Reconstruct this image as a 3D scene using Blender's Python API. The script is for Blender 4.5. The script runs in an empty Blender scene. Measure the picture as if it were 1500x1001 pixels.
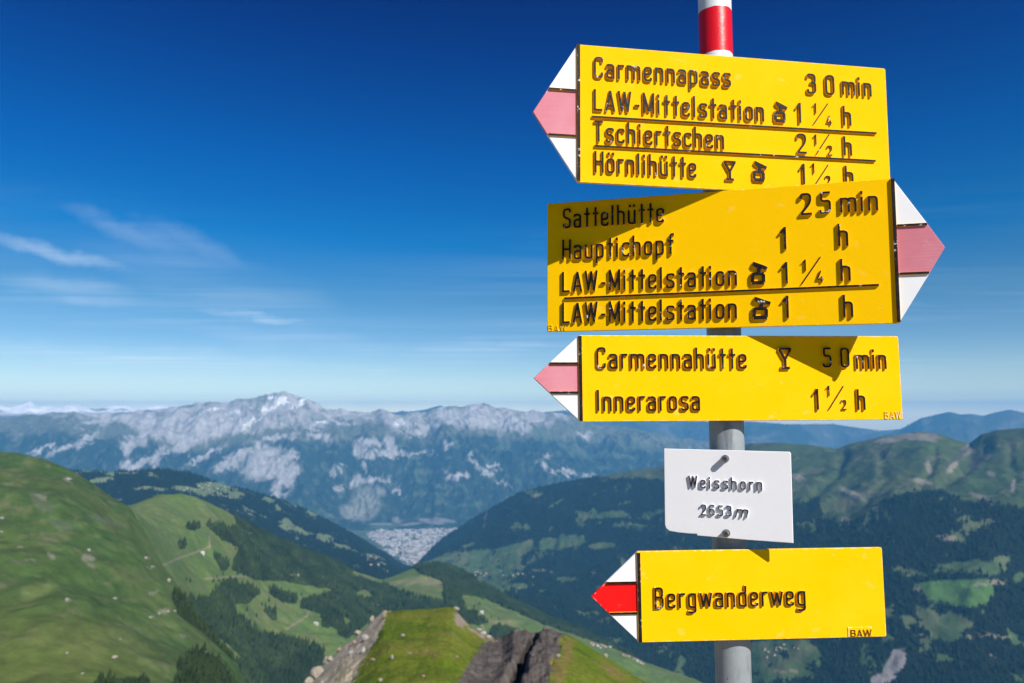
import bpy, math, random
import numpy as np
from mathutils import Vector

# ------------------------------------------------------------------ camera, sky, sun, exposure
S = bpy.context.scene
COL = S.collection
PITCH = 5.537
FPX = 1083.333                                   # focal length in pixels of a 1500 px wide frame
cam_d = bpy.data.cameras.new('camera'); cam = bpy.data.objects.new('camera', cam_d); COL.objects.link(cam)
cam.location = (0, 0, 0); cam.rotation_euler = (math.radians(90+PITCH), 0, 0)
cam_d.lens = 26.0; cam_d.sensor_width = 36.0
cam_d.clip_start = 0.05; cam_d.clip_end = 300000
cam_d.dof.use_dof = True; cam_d.dof.focus_distance = 1.29; cam_d.dof.aperture_fstop = 7.1
S.camera = cam

SUN_AZ = 37.0      # degrees from the direction behind the camera (-Y) towards +X
SUN_EL = 38.3
sd = Vector((math.sin(math.radians(SUN_AZ))*math.cos(math.radians(SUN_EL)),
             -math.cos(math.radians(SUN_AZ))*math.cos(math.radians(SUN_EL)), math.sin(math.radians(SUN_EL))))
sun_d = bpy.data.lights.new('sun', 'SUN'); sun_d.energy = 4.8; sun_d.angle = math.radians(0.53); sun_d.color = (1.0, 0.955, 0.88)
sun = bpy.data.objects.new('sun', sun_d); COL.objects.link(sun)
sun.rotation_euler = sd.to_track_quat('Z', 'Y').to_euler(); sun.location = (3, -4, 6)

W = bpy.data.worlds.new('World'); S.world = W; W.use_nodes = True
nt = W.node_tree; N = nt.nodes; L = nt.links
for n in list(N): N.remove(n)
def nd(tree, typ, **kw):
    n = tree.nodes.new(typ)
    for k, v in kw.items():
        if k.startswith('i_'):
            key = k[2:]
            n.inputs[int(key) if key.isdigit() else key.replace('_', ' ')].default_value = v
        else: setattr(n, k, v)
    return n
def mth(tree, op, a, b=None, c=None, clamp=False):
    n = tree.nodes.new('ShaderNodeMath'); n.operation = op; n.use_clamp = clamp
    for i, v in enumerate((a, b, c)):
        if v is None: continue
        if isinstance(v, (int, float)): n.inputs[i].default_value = v
        else: tree.links.new(v, n.inputs[i])
    return n.outputs[0]
sky = nd(nt, 'ShaderNodeTexSky'); sky.sky_type = 'NISHITA'; sky.sun_disc = False
sky.sun_elevation = math.radians(SUN_EL); sky.sun_rotation = math.radians(180-SUN_AZ)
sky.altitude = 2650; sky.air_density = 1.0; sky.dust_density = 0.25; sky.ozone_density = 2.0
geo = nd(nt, 'ShaderNodeTexCoord')
sep = nd(nt, 'ShaderNodeSeparateXYZ'); L.new(geo.outputs['Generated'], sep.inputs[0])
# polariser: the sky deepens with height above the horizon, the same all the way round
ramp = nd(nt, 'ShaderNodeValToRGB')
L.new(mth(nt, 'MULTIPLY', sep.outputs['Z'], 1.6, clamp=True), ramp.inputs[0])
SKYTINT = [(0.0, (1.95, 1.70, 1.35)), (0.035, (1.05, 1.02, 0.92)), (0.08, (0.80, 0.84, 0.80)), (0.15, (0.47, 0.65, 0.74)), (0.24, (0.26, 0.55, 0.68)), (0.36, (0.02, 0.47, 0.78)), (0.52, (0.0, 0.36, 0.80)), (0.72, (0.0, 0.20, 0.63)), (0.82, (0.0, 0.13, 0.50)), (1.0, (0.003, 0.09, 0.38))]
el = ramp.color_ramp.elements
while len(el) < len(SKYTINT): el.new(0.5)
for e, (p, c) in zip(el, SKYTINT): e.position = p; e.color = (*c, 1)
mul = nd(nt, 'ShaderNodeMix', data_type='RGBA', blend_type='MULTIPLY'); mul.inputs[0].default_value = 1
L.new(sky.outputs[0], mul.inputs[6]); L.new(ramp.outputs[0], mul.inputs[7])
# thin cirrus on a high sheet: direction divided by its height gives the point on the sheet
zc = mth(nt, 'MAXIMUM', sep.outputs['Z'], 0.02)
cx_ = mth(nt, 'DIVIDE', sep.outputs['X'], zc); cy_ = mth(nt, 'DIVIDE', sep.outputs['Y'], zc)
comb = nd(nt, 'ShaderNodeCombineXYZ'); L.new(cx_, comb.inputs[0]); L.new(cy_, comb.inputs[1])
mp = nd(nt, 'ShaderNodeMapping'); L.new(comb.outputs[0], mp.inputs[0])
mp.inputs['Rotation'].default_value = (0, 0, math.radians(28)); mp.inputs['Scale'].default_value = (0.26, 1.15, 1); mp.inputs['Location'].default_value = (3.1, 1.7, 0)
n1 = nd(nt, 'ShaderNodeTexNoise', i_Scale=1.2, i_Detail=7.0, i_Roughness=0.62, i_Distortion=0.5); L.new(mp.outputs[0], n1.inputs['Vector'])
n2 = nd(nt, 'ShaderNodeTexNoise', i_Scale=0.16, i_Detail=2.0); L.new(comb.outputs[0], n2.inputs['Vector'])
c1 = nd(nt, 'ShaderNodeMapRange', i_1=0.45, i_2=0.78); L.new(n1.outputs[0], c1.inputs[0])
c2 = nd(nt, 'ShaderNodeMapRange', i_1=0.42, i_2=0.62); L.new(n2.outputs[0], c2.inputs[0])
# single longer streaks (azimuth from +Y in degrees, elevation in degrees, half length, half width, tilt)
az = mth(nt, 'MULTIPLY', mth(nt, 'ARCTAN2', sep.outputs['X'], sep.outputs['Y']), 57.2958)
elv = mth(nt, 'MULTIPLY', mth(nt, 'ARCSINE', sep.outputs['Z']), 57.2958)
wn = nd(nt, 'ShaderNodeTexNoise', i_Scale=9.0, i_Detail=5.0, i_Roughness=0.6); L.new(geo.outputs['Generated'], wn.inputs['Vector'])
elw = mth(nt, 'ADD', elv, mth(nt, 'MULTIPLY', mth(nt, 'SUBTRACT', wn.outputs[0], 0.5), 3.2))
def streak(a0, e0, la, le, tilt):
    ct, st = math.cos(math.radians(tilt)), math.sin(math.radians(tilt))
    da = mth(nt, 'SUBTRACT', az, a0); de = mth(nt, 'SUBTRACT', elw, e0)
    u = mth(nt, 'DIVIDE', mth(nt, 'ADD', mth(nt, 'MULTIPLY', da, ct), mth(nt, 'MULTIPLY', de, st)), la)
    v = mth(nt, 'DIVIDE', mth(nt, 'SUBTRACT', mth(nt, 'MULTIPLY', de, ct), mth(nt, 'MULTIPLY', da, st)), le)
    d = mth(nt, 'ADD', mth(nt, 'POWER', mth(nt, 'ABSOLUTE', u), 2.0), mth(nt, 'POWER', mth(nt, 'ABSOLUTE', v), 1.6))
    return mth(nt, 'POWER', mth(nt, 'SUBTRACT', 1.0, d, clamp=True), 1.3)
STREAKS = [(-28.0, 12.6, 4.6, 0.9, -16, .38), (-24.0, 12.4, 4.6, 1.0, -18, .32), (-32.5, 10.6, 5.6, .7, -7, .8), (-31.5, 8.4, 5.4, 1.1, -4, .5),
           (-19.5, 6.9, 4.2, .45, -4, .85), (-26, 3.9, 13, .9, -2, .6), (-16, 5.4, 9, 1.3, -3, .4), (-11, 3.2, 3.6, .55, 0, .45), (-22, 9.4, 10, 2.6, -12, .34), (-3, 4.6, 7, 1.3, 4, .4),
           (2, 5.2, 5, .7, 5, .3), (48, 8, 9, .8, 6, .5), (75, 12, 10, .9, -8, .5), (-60, 9, 10, .9, -8, .6), (-90, 6, 12, .8, 4, .5), (150, 9, 12, 1.0, 6, .5), (-140, 7, 12, .8, -6, .5)]
tot = None
for a0, e0, la, le, ti, st in STREAKS:
    v = mth(nt, 'MULTIPLY', streak(a0, e0, la, le, ti), st)
    tot = v if tot is None else mth(nt, 'ADD', tot, v)
fine = nd(nt, 'ShaderNodeMapRange', i_1=0.36, i_2=0.66); L.new(n1.outputs[0], fine.inputs[0])
tot = mth(nt, 'MULTIPLY', tot, mth(nt, 'ADD', mth(nt, 'MULTIPLY', fine.outputs[0], 0.8), 0.2))
low = nd(nt, 'ShaderNodeMapRange', i_1=0.30, i_2=0.10); L.new(sep.outputs['Z'], low.inputs[0])
gen = mth(nt, 'MULTIPLY', mth(nt, 'MULTIPLY', c1.outputs[0], c2.outputs[0]), mth(nt, 'MULTIPLY', low.outputs[0], 0.28))
cov = mth(nt, 'MULTIPLY', mth(nt, 'ADD', mth(nt, 'MULTIPLY', tot, 0.45), gen), 1.0, clamp=True)
cm = nd(nt, 'ShaderNodeMix', data_type='RGBA'); L.new(cov, cm.inputs[0]); L.new(mul.outputs[2], cm.inputs[6]); cm.inputs[7].default_value = (7.2, 8.2, 9.0, 1)
bg = nd(nt, 'ShaderNodeBackground'); bg.inputs[1].default_value = 0.10; L.new(cm.outputs[2], bg.inputs[0])
wo = nd(nt, 'ShaderNodeOutputWorld'); L.new(bg.outputs[0], wo.inputs[0])

S.view_settings.view_transform = 'Standard'; S.view_settings.look = 'None'
S.view_settings.exposure = 0.38; S.view_settings.gamma = 1.0; S.view_settings.use_curve_mapping = False
S.render.engine = 'CYCLES'
S.cycles.use_denoising = True
S.cycles.volume_bounces = 1; S.cycles.max_bounces = 6; S.cycles.diffuse_bounces = 2
S.render.resolution_x = 1024; S.render.resolution_y = 683

# ------------------------------------------------------------------ helpers
def prop(o, label=None, cat=None, group=None, kind=None):
    if label: o['label'] = label
    if cat: o['category'] = cat
    if group: o['group'] = group
    if kind: o['kind'] = kind
    return o
def empty(name, loc=(0, 0, 0), rot=(0, 0, 0), parent=None):
    o = bpy.data.objects.new(name, None); COL.objects.link(o); o.location = loc; o.rotation_euler = rot
    o.empty_display_size = 0.05
    if parent: o.parent = parent
    return o
def mesh_obj(name, verts, faces, mats, parent=None, smooth=False, fm=None):
    me = bpy.data.meshes.new(name); me.from_pydata(verts, [], faces); me.update()
    for m in (mats if isinstance(mats, (list, tuple)) else [mats]): me.materials.append(m)
    if fm is not None: me.polygons.foreach_set('material_index', fm)
    if smooth: me.polygons.foreach_set('use_smooth', [True]*len(faces))
    o = bpy.data.objects.new(name, me); COL.objects.link(o)
    if parent: o.parent = parent
    return o
def material(name):
    m = bpy.data.materials.new(name); m.use_nodes = True
    t = m.node_tree
    for n in list(t.nodes): t.nodes.remove(n)
    out = nd(t, 'ShaderNodeOutputMaterial'); b = nd(t, 'ShaderNodeBsdfPrincipled'); t.links.new(b.outputs[0], out.inputs[0])
    return m, t, b
def mixc(t, fac, a, b):
    n = nd(t, 'ShaderNodeMix', data_type='RGBA')
    if isinstance(fac, (int, float)): n.inputs[0].default_value = fac
    else: t.links.new(fac, n.inputs[0])
    for i, v in ((6, a), (7, b)):
        if isinstance(v, tuple): n.inputs[i].default_value = (*v[:3], 1)
        else: t.links.new(v, n.inputs[i])
    return n.outputs[2]
def noise(t, scale, detail=3, rough=.5, vec=None, lo=None, hi=None, stretch=None):
    n = nd(t, 'ShaderNodeTexNoise', i_Scale=scale, i_Detail=float(detail), i_Roughness=rough)
    if vec is None:
        vec = nd(t, 'ShaderNodeTexCoord').outputs['Object']
    if stretch:
        mpn = nd(t, 'ShaderNodeMapping'); mpn.inputs['Scale'].default_value = stretch; t.links.new(vec, mpn.inputs[0]); vec = mpn.outputs[0]
    t.links.new(vec, n.inputs['Vector'])
    if lo is None: return n.outputs[0]
    r = nd(t, 'ShaderNodeMapRange', i_1=lo, i_2=hi); t.links.new(n.outputs[0], r.inputs[0])
    return r.outputs[0]
def bump(t, b, h, dist, strength=1.0):
    n = nd(t, 'ShaderNodeBump'); n.inputs['Distance'].default_value = dist; n.inputs['Strength'].default_value = strength
    t.links.new(h, n.inputs['Height']); t.links.new(n.outputs[0], b.inputs['Normal'])
def edge_mask(t, radius, lo, hi):
    bv = nd(t, 'ShaderNodeBevel', samples=6); bv.inputs['Radius'].default_value = radius
    g = nd(t, 'ShaderNodeNewGeometry')
    dp = nd(t, 'ShaderNodeVectorMath', operation='DOT_PRODUCT'); t.links.new(bv.outputs[0], dp.inputs[0]); t.links.new(g.outputs['Normal'], dp.inputs[1])
    r = nd(t, 'ShaderNodeMapRange', i_1=lo, i_2=hi); t.links.new(dp.outputs['Value'], r.inputs[0])
    return r.outputs[0]

def enamel(name, col, col2, rough=0.35, wear=(0.75, 0.74, 0.70), wearlo=.50, fade=0.25, spec=.5, brushed=False, smearf=.12):
    """weathered cast-sign paint: mottled colour, chipped edges, faint scratches"""
    m, t, b = material(name)
    vec = nd(t, 'ShaderNodeTexCoord').outputs['Object']
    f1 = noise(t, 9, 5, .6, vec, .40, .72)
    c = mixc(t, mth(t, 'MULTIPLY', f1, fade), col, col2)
    if brushed:
        f2 = noise(t, 60, 3, .6, vec, .40, .75, (0.12, 1, 9))
        c = mixc(t, mth(t, 'MULTIPLY', f2, .5), c, col2)
    dirt = noise(t, 42, 6, .75, vec, .60, .82)
    c = mixc(t, mth(t, 'MULTIPLY', dirt, .22), c, tuple(v*.5 for v in col))
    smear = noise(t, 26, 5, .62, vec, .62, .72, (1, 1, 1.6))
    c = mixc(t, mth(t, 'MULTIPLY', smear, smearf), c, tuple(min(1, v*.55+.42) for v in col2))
    spot = noise(t, 260, 2, .5, vec, .765, .79)
    c = mixc(t, mth(t, 'MULTIPLY', spot, .55), c, (.07, .055, .03))
    em = edge_mask(t, .0022, .995, .90)
    chip = mth(t, 'MULTIPLY', em, noise(t, 75, 5, .7, vec, wearlo+.06, wearlo+.10))
    c = mixc(t, chip, c, wear)
    t.links.new(c, b.inputs['Base Color'])
    rr = nd(t, 'ShaderNodeMapRange', i_1=0., i_2=1., i_3=rough-.06, i_4=rough+.16); t.links.new(noise(t, 25, 5, .6, vec), rr.inputs[0]); t.links.new(rr.outputs[0], b.inputs['Roughness'])
    b.inputs['Specular IOR Level'].default_value = spec
    h = mth(t, 'ADD', noise(t, 130, 3, .6, vec), mth(t, 'MULTIPLY', noise(t, 14, 2, .5, vec), 2.5))
    bump(t, b, h, .00025, .6)
    return m
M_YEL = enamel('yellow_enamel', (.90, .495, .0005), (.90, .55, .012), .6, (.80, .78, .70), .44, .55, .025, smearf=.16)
M_YELD = enamel('deeper_yellow_enamel', (.88, .51, .0005), (.86, .51, .004), .6, (.80, .78, .70), .50, .35, .025)
M_WHT = enamel('white_enamel', (.80, .80, .82), (.74, .75, .79), .5, (.45, .40, .33), .60, .4, .3)
M_RED = enamel('red_enamel', (.78, .004, .004), (.72, .006, .006), .45, (.85, .83, .80), .50, .3, .2)
M_PNK = enamel('faded_red_enamel', (.56, .165, .215), (.62, .26, .31), .6, (.82, .74, .72), .52, .8, .2, True)
M_WPLT = enamel('white_plate_paint', (.83, .83, .85), (.77, .77, .81), .55, (.50, .47, .43), .66, .3, .3)
def black_paint():
    m, t, b = material('black_letter_paint')
    vec = nd(t, 'ShaderNodeNewGeometry').outputs['Position']
    c = mixc(t, noise(t, 120, 4, .6, vec, .35, .7), (.006, .005, .006), (.024, .020, .020))
    em = edge_mask(t, .0010, .99, .85)
    chip = mth(t, 'MULTIPLY', em, noise(t, 60, 4, .7, vec, .60, .62))
    c = mixc(t, chip, c, (.72, .70, .66))
    big = noise(t, 60, 4, .75, vec, .655, .67)
    c = mixc(t, big, c, (.70, .68, .62))
    t.links.new(c, b.inputs['Base Color']); b.inputs['Roughness'].default_value = .5
    b.inputs['Specular IOR Level'].default_value = .12
    bump(t, b, noise(t, 420, 3, .6, vec), .0004, .7)
    return m
M_BLK = black_paint()
def grey_steel():
    m, t, b = material('galvanised_steel')
    vec = nd(t, 'ShaderNodeTexCoord').outputs['Object']
    c = mixc(t, noise(t, 30, 6, .65, vec, .3, .75), (.36, .39, .40), (.26, .29, .31))
    c = mixc(t, noise(t, 75, 4, .6, vec, .54, .70, (1, 1, .12)), c, (.20, .22, .24))
    c = mixc(t, noise(t, 150, 3, .6, vec, .70, .74), c, (.10, .10, .10))
    t.links.new(c, b.inputs['Base Color']); b.inputs['Metallic'].default_value = .25; b.inputs['Roughness'].default_value = .55
    bump(t, b, noise(t, 160, 4, .6, vec), .0003, .6)
    return m
M_STL = grey_steel()
def band_paint(name, col, chipc):
    m, t, b = material(name)
    vec = nd(t, 'ShaderNodeTexCoord').outputs['Object']
    c = mixc(t, noise(t, 14, 5, .6, vec, .35, .75), col, tuple(v*.86 for v in col))
    c = mixc(t, noise(t, 90, 4, .7, vec, .735, .75), c, chipc)
    t.links.new(c, b.inputs['Base Color']); b.inputs['Roughness'].default_value = .36
    bump(t, b, mth(t, 'ADD', noise(t, 110, 4, .65, vec), mth(t, 'MULTIPLY', noise(t, 28, 3, .5, vec), 2.0)), .0006, .6)
    return m
M_BRED = band_paint('red_band_paint', (.74, .004, .012), (.03, .01, .01))
M_BWHT = band_paint('white_band_paint', (.76, .80, .82), (.09, .09, .10))
def bolt_steel():
    m, t, b = material('bolt_steel')
    vec = nd(t, 'ShaderNodeTexCoord').outputs['Object']
    c = mixc(t, noise(t, 500, 3, .6, vec, .35, .7), (.34, .33, .32), (.10, .09, .09))
    t.links.new(c, b.inputs['Base Color']); b.inputs['Metallic'].default_value = .8; b.inputs['Roughness'].default_value = .38
    return m
M_BLT = bolt_steel()

# ------------------------------------------------------------------ pixel <-> direction (survey of where things stand)
CP, SP = math.cos(math.radians(PITCH)), math.sin(math.radians(PITCH))
def azte(px, py):
    px = np.asarray(px, float); py = np.asarray(py, float)
    a = (px-750)/FPX; b = -(py-500.5)/FPX
    dx, dy, dz = a, CP-b*SP, SP+b*CP
    return np.arctan2(dx, dy), dz/np.hypot(dx, dy)
def to_px(x, y, z):
    f = y*CP+z*SP; u = -y*SP+z*CP
    f = np.where(f > 1e-3, f, 1e-3)
    return 750+FPX*x/f, 500.5-FPX*u/f
# ------------------------------------------------------------------ noise on the ground plan
def _hash(ix, iy, seed):
    h = (ix.astype(np.int64)*374761393+iy.astype(np.int64)*668265263+seed*1442695041) & 0xffffffff
    h = ((h ^ (h >> 13))*1274126177) & 0xffffffff
    return ((h ^ (h >> 16)) & 0xffff).astype(np.float32)/65535.0
def gnoise(x, y, seed=0):
    ix = np.floor(x); iy = np.floor(y); fx = (x-ix).astype(np.float32); fy = (y-iy).astype(np.float32)
    u = fx*fx*fx*(fx*(fx*6-15)+10); v = fy*fy*fy*(fy*(fy*6-15)+10)
    def gr(a, b, dx, dy):
        t = _hash(ix+a, iy+b, seed)*np.float32(2*np.pi)
        return np.cos(t)*dx+np.sin(t)*dy
    n00 = gr(0, 0, fx, fy); n10 = gr(1, 0, fx-1, fy); n01 = gr(0, 1, fx, fy-1); n11 = gr(1, 1, fx-1, fy-1)
    a = n00+(n10-n00)*u; b = n01+(n11-n01)*u
    return (a+(b-a)*v)*1.5
def fbm(x, y, scale, octs=4, seed=0, gain=.5):
    o = np.zeros(x.shape, np.float32); a = 1.; f = 1./scale; s = 0
    for k in range(octs):
        o += a*gnoise(x*f, y*f, seed+k*17); s += a; a *= gain; f *= 2.03
    return o/s*1.4
def ridged(x, y, scale, octs=4, seed=0, gain=.55):
    o = np.zeros(x.shape, np.float32); a = 1.; f = 1./scale; s = 0; w = 1.
    for k in range(octs):
        n = 1-np.abs(gnoise(x*f, y*f, seed+k*31))*2.0
        n = np.clip(n, -1, 1)
        o += a*n*w; w = np.clip(n*.7+.5, 0.2, 1); s += a; a *= gain; f *= 2.07
    return (o/s-.35)*1.4
def sstep(a, b, x):
    t = np.clip((x-a)/(b-a), 0, 1); return t*t*(3-2*t)
def inpoly(px, py, poly):
    r = np.zeros(px.shape, bool); n = len(poly)
    for i in range(n):
        x0, y0 = poly[i]; x1, y1 = poly[(i+1) % n]
        if y0 == y1: continue
        c = ((y0 > py) != (y1 > py)) & (px < (x1-x0)*(py-y0)/(y1-y0)+x0)
        r ^= c
    return r

# ------------------------------------------------------------------ the land: one height field on a grid that spreads out from the summit
az_dense = np.radians(np.linspace(-38, 38, 1180))
az_out = np.radians(np.concatenate([np.linspace(-180, -38.6, 46), np.linspace(38.6, 180, 46)]))
AZ = np.concatenate([az_out[:46], az_dense, az_out[46:]])
NC = len(AZ)
def curve(pts, smooth=0):
    """list of (px, py, r): tangent of elevation and distance for every column"""
    a, t = azte([p[0] for p in pts], [p[1] for p in pts]); r = np.array([p[2] for p in pts], float)
    te = np.interp(AZ, a, t); rr = np.interp(AZ, a, r)
    if smooth:
        k = np.hanning(smooth*2+1); k /= k.sum()
        te = np.convolve(np.pad(te, smooth, mode='edge'), k, 'valid'); rr = np.convolve(np.pad(rr, smooth, mode='edge'), k, 'valid')
    return te, rr
def ty(y): return float(azte(750, y)[1])
def below(te, dpx): return te-dpx/FPX
ONE = np.ones(NC)
# crests, front to back
k3 = curve([(200, 1130, 150), (330, 1100, 160), (440, 1010, 175), (470, 980, 180), (500, 951, 186), (520, 934, 190), (545, 912, 194), (562, 897, 197), (590, 893, 199), (625, 893, 200), (655, 891, 200), (664, 893, 200), (675, 907, 198), (688, 922, 195), (712, 934, 190), (735, 937, 187), (742, 932, 186), (752, 925, 186), (768, 924, 186), (790, 922, 186), (806, 918, 187), (822, 921, 188), (845, 933, 190), (880, 955, 194), (905, 970, 196), (925, 985, 198), (950, 1000, 198), (990, 1030, 190), (1100, 1100, 170), (1500, 1200, 140)])
k6 = curve([(-400, 640, 1700), (-100, 652, 1600), (0, 662, 1500), (25, 664, 1480), (60, 672, 1450), (90, 682, 1430), (110, 691, 1420), (135, 707, 1400), (160, 725, 1400), (190, 745, 1420), (208, 775, 1320), (225, 805, 1230), (240, 830, 1160), (256, 852, 1100), (272, 878, 1050), (290, 908, 1010), (315, 938, 970), (347, 973, 930), (365, 1010, 900), (420, 1060, 850), (1500, 1120, 800)], 3)
k9 = curve([(-400, 740, 2600), (100, 752, 2600), (160, 750, 2650), (190, 742, 2700), (215, 732, 2750), (240, 728, 2800), (270, 729, 2850), (300, 736, 2900), (330, 750, 3000), (350, 763, 3100), (400, 790, 3300), (440, 806, 3400), (480, 822, 3500), (520, 838, 3600), (560, 850, 3700), (590, 838, 3800), (615, 829, 3900), (640, 827, 3900), (665, 832, 3900), (700, 848, 3850), (740, 872, 3800), (800, 903, 3700), (850, 922, 3600), (900, 948, 3500), (950, 972, 3400), (1000, 988, 3350), (1040, 1003, 3300), (1100, 1050, 3000), (1500, 1100, 2800)], 4)
k14 = curve([(-500, 700, 6500), (0, 700, 6500), (60, 696, 6500), (105, 689, 6500), (160, 692, 6600), (200, 691, 6700), (235, 689, 6800), (275, 693, 6900), (330, 711, 7100), (400, 729, 7400), (450, 747, 7700), (500, 774, 8100), (540, 796, 8400), (570, 814, 8700), (590, 830, 9000), (604, 836, 9300), (622, 815, 9100), (650, 789, 8900), (700, 755, 8600), (730, 738, 8400), (760, 722, 8200), (830, 705, 8000), (880, 698, 7800), (925, 690, 7700), (960, 686, 7600), (1010, 672, 7400), (1070, 655, 7200), (1100, 648, 7100), (1130, 648, 7000), (1180, 652, 7000), (1225, 658, 7000), (1245, 650, 6950), (1290, 640, 6900), (1318, 636, 6900), (1345, 632, 6850), (1375, 636, 6800), (1400, 646, 6800), (1420, 650, 6800), (1436, 637, 6700), (1460, 630, 6600), (1500, 627, 6500), (1600, 618, 6400), (2000, 640, 6400)], 3)
k12 = curve([(-500, 860, 5400), (250, 790, 5400), (400, 800, 5600), (500, 815, 5800), (600, 850, 6000), (700, 862, 6100), (850, 846, 6000), (1000, 818, 5700), (1150, 772, 5300), (1200, 757, 5200), (1240, 742, 5150), (1280, 724, 5100), (1310, 719, 5050), (1350, 719, 5050), (1400, 731, 5050), (1450, 743, 5050), (1500, 752, 5050), (1700, 760, 5000)], 8)
k13b = curve([(-500, 700, 6000), (1100, 700, 6000), (1140, 770, 5700), (1200, 756, 5650), (1280, 727, 5500), (1350, 721, 5450), (1400, 730, 5450), (1500, 748, 5450), (1700, 756, 5400)], 8)
k18 = curve([(-500, 590, 19000), (-100, 616, 19000), (0, 610, 18500), (60, 608, 18500), (120, 607, 18500), (190, 603, 18500), (232, 599, 18500), (262, 594, 18400), (290, 591, 18300), (318, 590, 18200), (345, 586, 18100), (362, 587, 18000), (380, 582, 18000), (400, 579, 18000), (416, 576, 18000), (432, 581, 18000), (448, 583, 18000), (462, 590, 18000), (480, 599, 18000), (497, 597, 18000), (520, 602, 18000), (542, 603, 18000), (560, 599, 18000), (575, 605, 18000), (600, 608, 18000), (625, 604, 18000), (645, 598, 18000), (668, 594, 18000), (690, 591, 18000), (712, 592, 18000), (735, 597, 18000), (762, 601, 18000), (790, 602, 18000), (812, 606, 18000), (835, 611, 18200), (870, 620, 18500), (930, 631, 18500), (1000, 642, 18700), (1060, 650, 18900), (1200, 662, 19000), (1600, 680, 19200)], 1)
k21 = curve([(-500, 600, 23000), (-100, 594, 23000), (0, 594, 23000), (14, 597, 23000), (30, 594, 23000), (44, 589, 23000), (55, 597, 23000), (75, 596, 23000), (88, 600, 23000), (104, 591, 23000), (120, 595, 23000), (140, 600, 23000), (165, 595, 23000), (182, 594, 23000), (200, 600, 23000), (230, 597, 23000), (300, 608, 23000), (400, 612, 29500), (570, 606, 26500), (600, 604, 26500), (622, 600, 26500), (645, 594, 26500), (660, 600, 26500), (700, 605, 26500), (790, 604, 26500), (850, 600, 26500), (880, 606, 26500), (920, 613, 26500), (1000, 617, 26500), (1100, 618, 22800), (1150, 622, 22800), (1220, 622, 25000), (1290, 632, 24000), (1322, 629, 23500), (1335, 620, 23000), (1350, 612, 22800), (1372, 607, 22800), (1390, 603, 22800), (1408, 607, 22800), (1425, 606, 22800), (1440, 609, 22800), (1462, 603, 22800), (1480, 600, 22800), (1500, 604, 22800), (1600, 610, 22800), (2000, 620, 22800)])

FLOOR = -2050.
RES = {}
def soften(idx, kk, n):
    te, r = kk
    w = np.hanning(2*n+3)[1:-1]; w /= w.sum()
    ts = np.convolve(np.pad(te, n, mode='edge'), w, 'valid'); rs = np.convolve(np.pad(r, n, mode='edge'), w, 'valid')
    RES[idx] = te-ts
    return ts, rs
k3f, k6f, k9f, k14f, k18f = k3, k6, k9, k14, k18
k3 = soften(3, k3, 38); k6 = soften(6, k6, 44); k9 = soften(9, k9, 30); k14 = soften(14, k14, 30); k18 = soften(18, k18, 16)
rows_r, rows_t, seg_id, seg_t = [], [], [], []
def add_seg(sid, A, B, n, mode='lin', last=False):
    """rows from knot A to knot B; knots are (te, r); straight slope, rows spaced evenly in view angle or in distance"""
    (ta, ra), (tb, rb) = A, B
    ha, hb = ta*ra, tb*rb
    for k in range(n+(1 if last else 0)):
        t = k/n
        if mode == 'view':
            s = (hb-ha)/np.maximum(rb-ra, 1e-6); b0 = ha-s*ra
            te = ta+(tb-ta)*t
            den = te-s
            r = np.where(np.abs(den) > 1e-5, b0/np.where(np.abs(den) > 1e-5, den, 1), ra+(rb-ra)*t)
            r = np.clip(r, ra, rb); r = np.where(tb-ta > 2e-3, r, ra*(rb/ra)**t)
            # blend a little with even spacing so that no row interval gets huge
            r = r*.75+(ra+(rb-ra)*t)*.25
            h = ha+(hb-ha)*(r-ra)/np.maximum(rb-ra, 1e-6)
        else:
            r = ra*(rb/ra)**t; h = ha+(hb-ha)*(r-ra)/np.maximum(rb-ra, 1e-6)
        rows_r.append(r); rows_t.append(h); seg_id.append(sid); seg_t.append((r-ra)/np.maximum(rb-ra, 1e-6))
K = {}
K[0] = (-1.75/.5*ONE, .5*ONE); K[1] = (-1.75/5*ONE*1.0, 5*ONE); K[2] = (-34/60*ONE, 60*ONE)
K[3] = k3; K[4] = (np.minimum(below(k3[0], 60), ty(1060)), 320*ONE)
K[5] = (np.minimum(ty(1045)*ONE, k3f[0]-.005), 480*ONE)
K[6] = k6; K[7] = (below(k6[0], 14), k6[1]*1.1)
K[8] = (below(np.minimum(k6[0], k6f[0]), 10), k6[1]*1.1+350)
K[8] = (K[8][0], np.maximum(K[8][1], 1950))
K[8] = (np.where(k6[0] < ty(1030), ty(1040), K[8][0]), K[8][1])
K[9] = k9; K[10] = (below(k9[0], 22), k9[1]*1.1)
K[11] = (below(k9[0], 14), np.minimum(k9[1]*1.1+500, 4600))
K[11] = (np.where(k9[0] < ty(1025), ty(1035), K[11][0]), K[11][1])
K[12] = (np.maximum(k12[0], K[11][0]+.004), k12[1]); K[12] = (np.minimum(K[12][0], k14[0]-.01), K[12][1])
right = sstep(np.radians(17.5), np.radians(21), AZ)
mid_t = K[12][0]+(k14[0]-K[12][0])*.12
K[13] = (mid_t*(1-right)+np.minimum(k13b[0], k12[0]-.001)*right, K[12][1]+400)
K[14] = k14; K[15] = (below(k14[0], 30), k14[1]*1.1)
nf = np.maximum(K[15][1]*1.04, 10500); K[16] = (FLOOR/nf, nf)
K[17] = (FLOOR/(13500*ONE), 13500*ONE)
K[18] = k18; K[19] = (below(k18[0], 12), k18[1]*1.04); K[20] = (np.minimum(below(k18[0], 12), K[19][0]), np.maximum(K[19][1]*1.01, k21[1]*.88))
K[21] = k21; K[22] = (below(k21[0], 14), k21[1]*1.08); K[23] = (-1500/36500*ONE, 36500*ONE)
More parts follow.
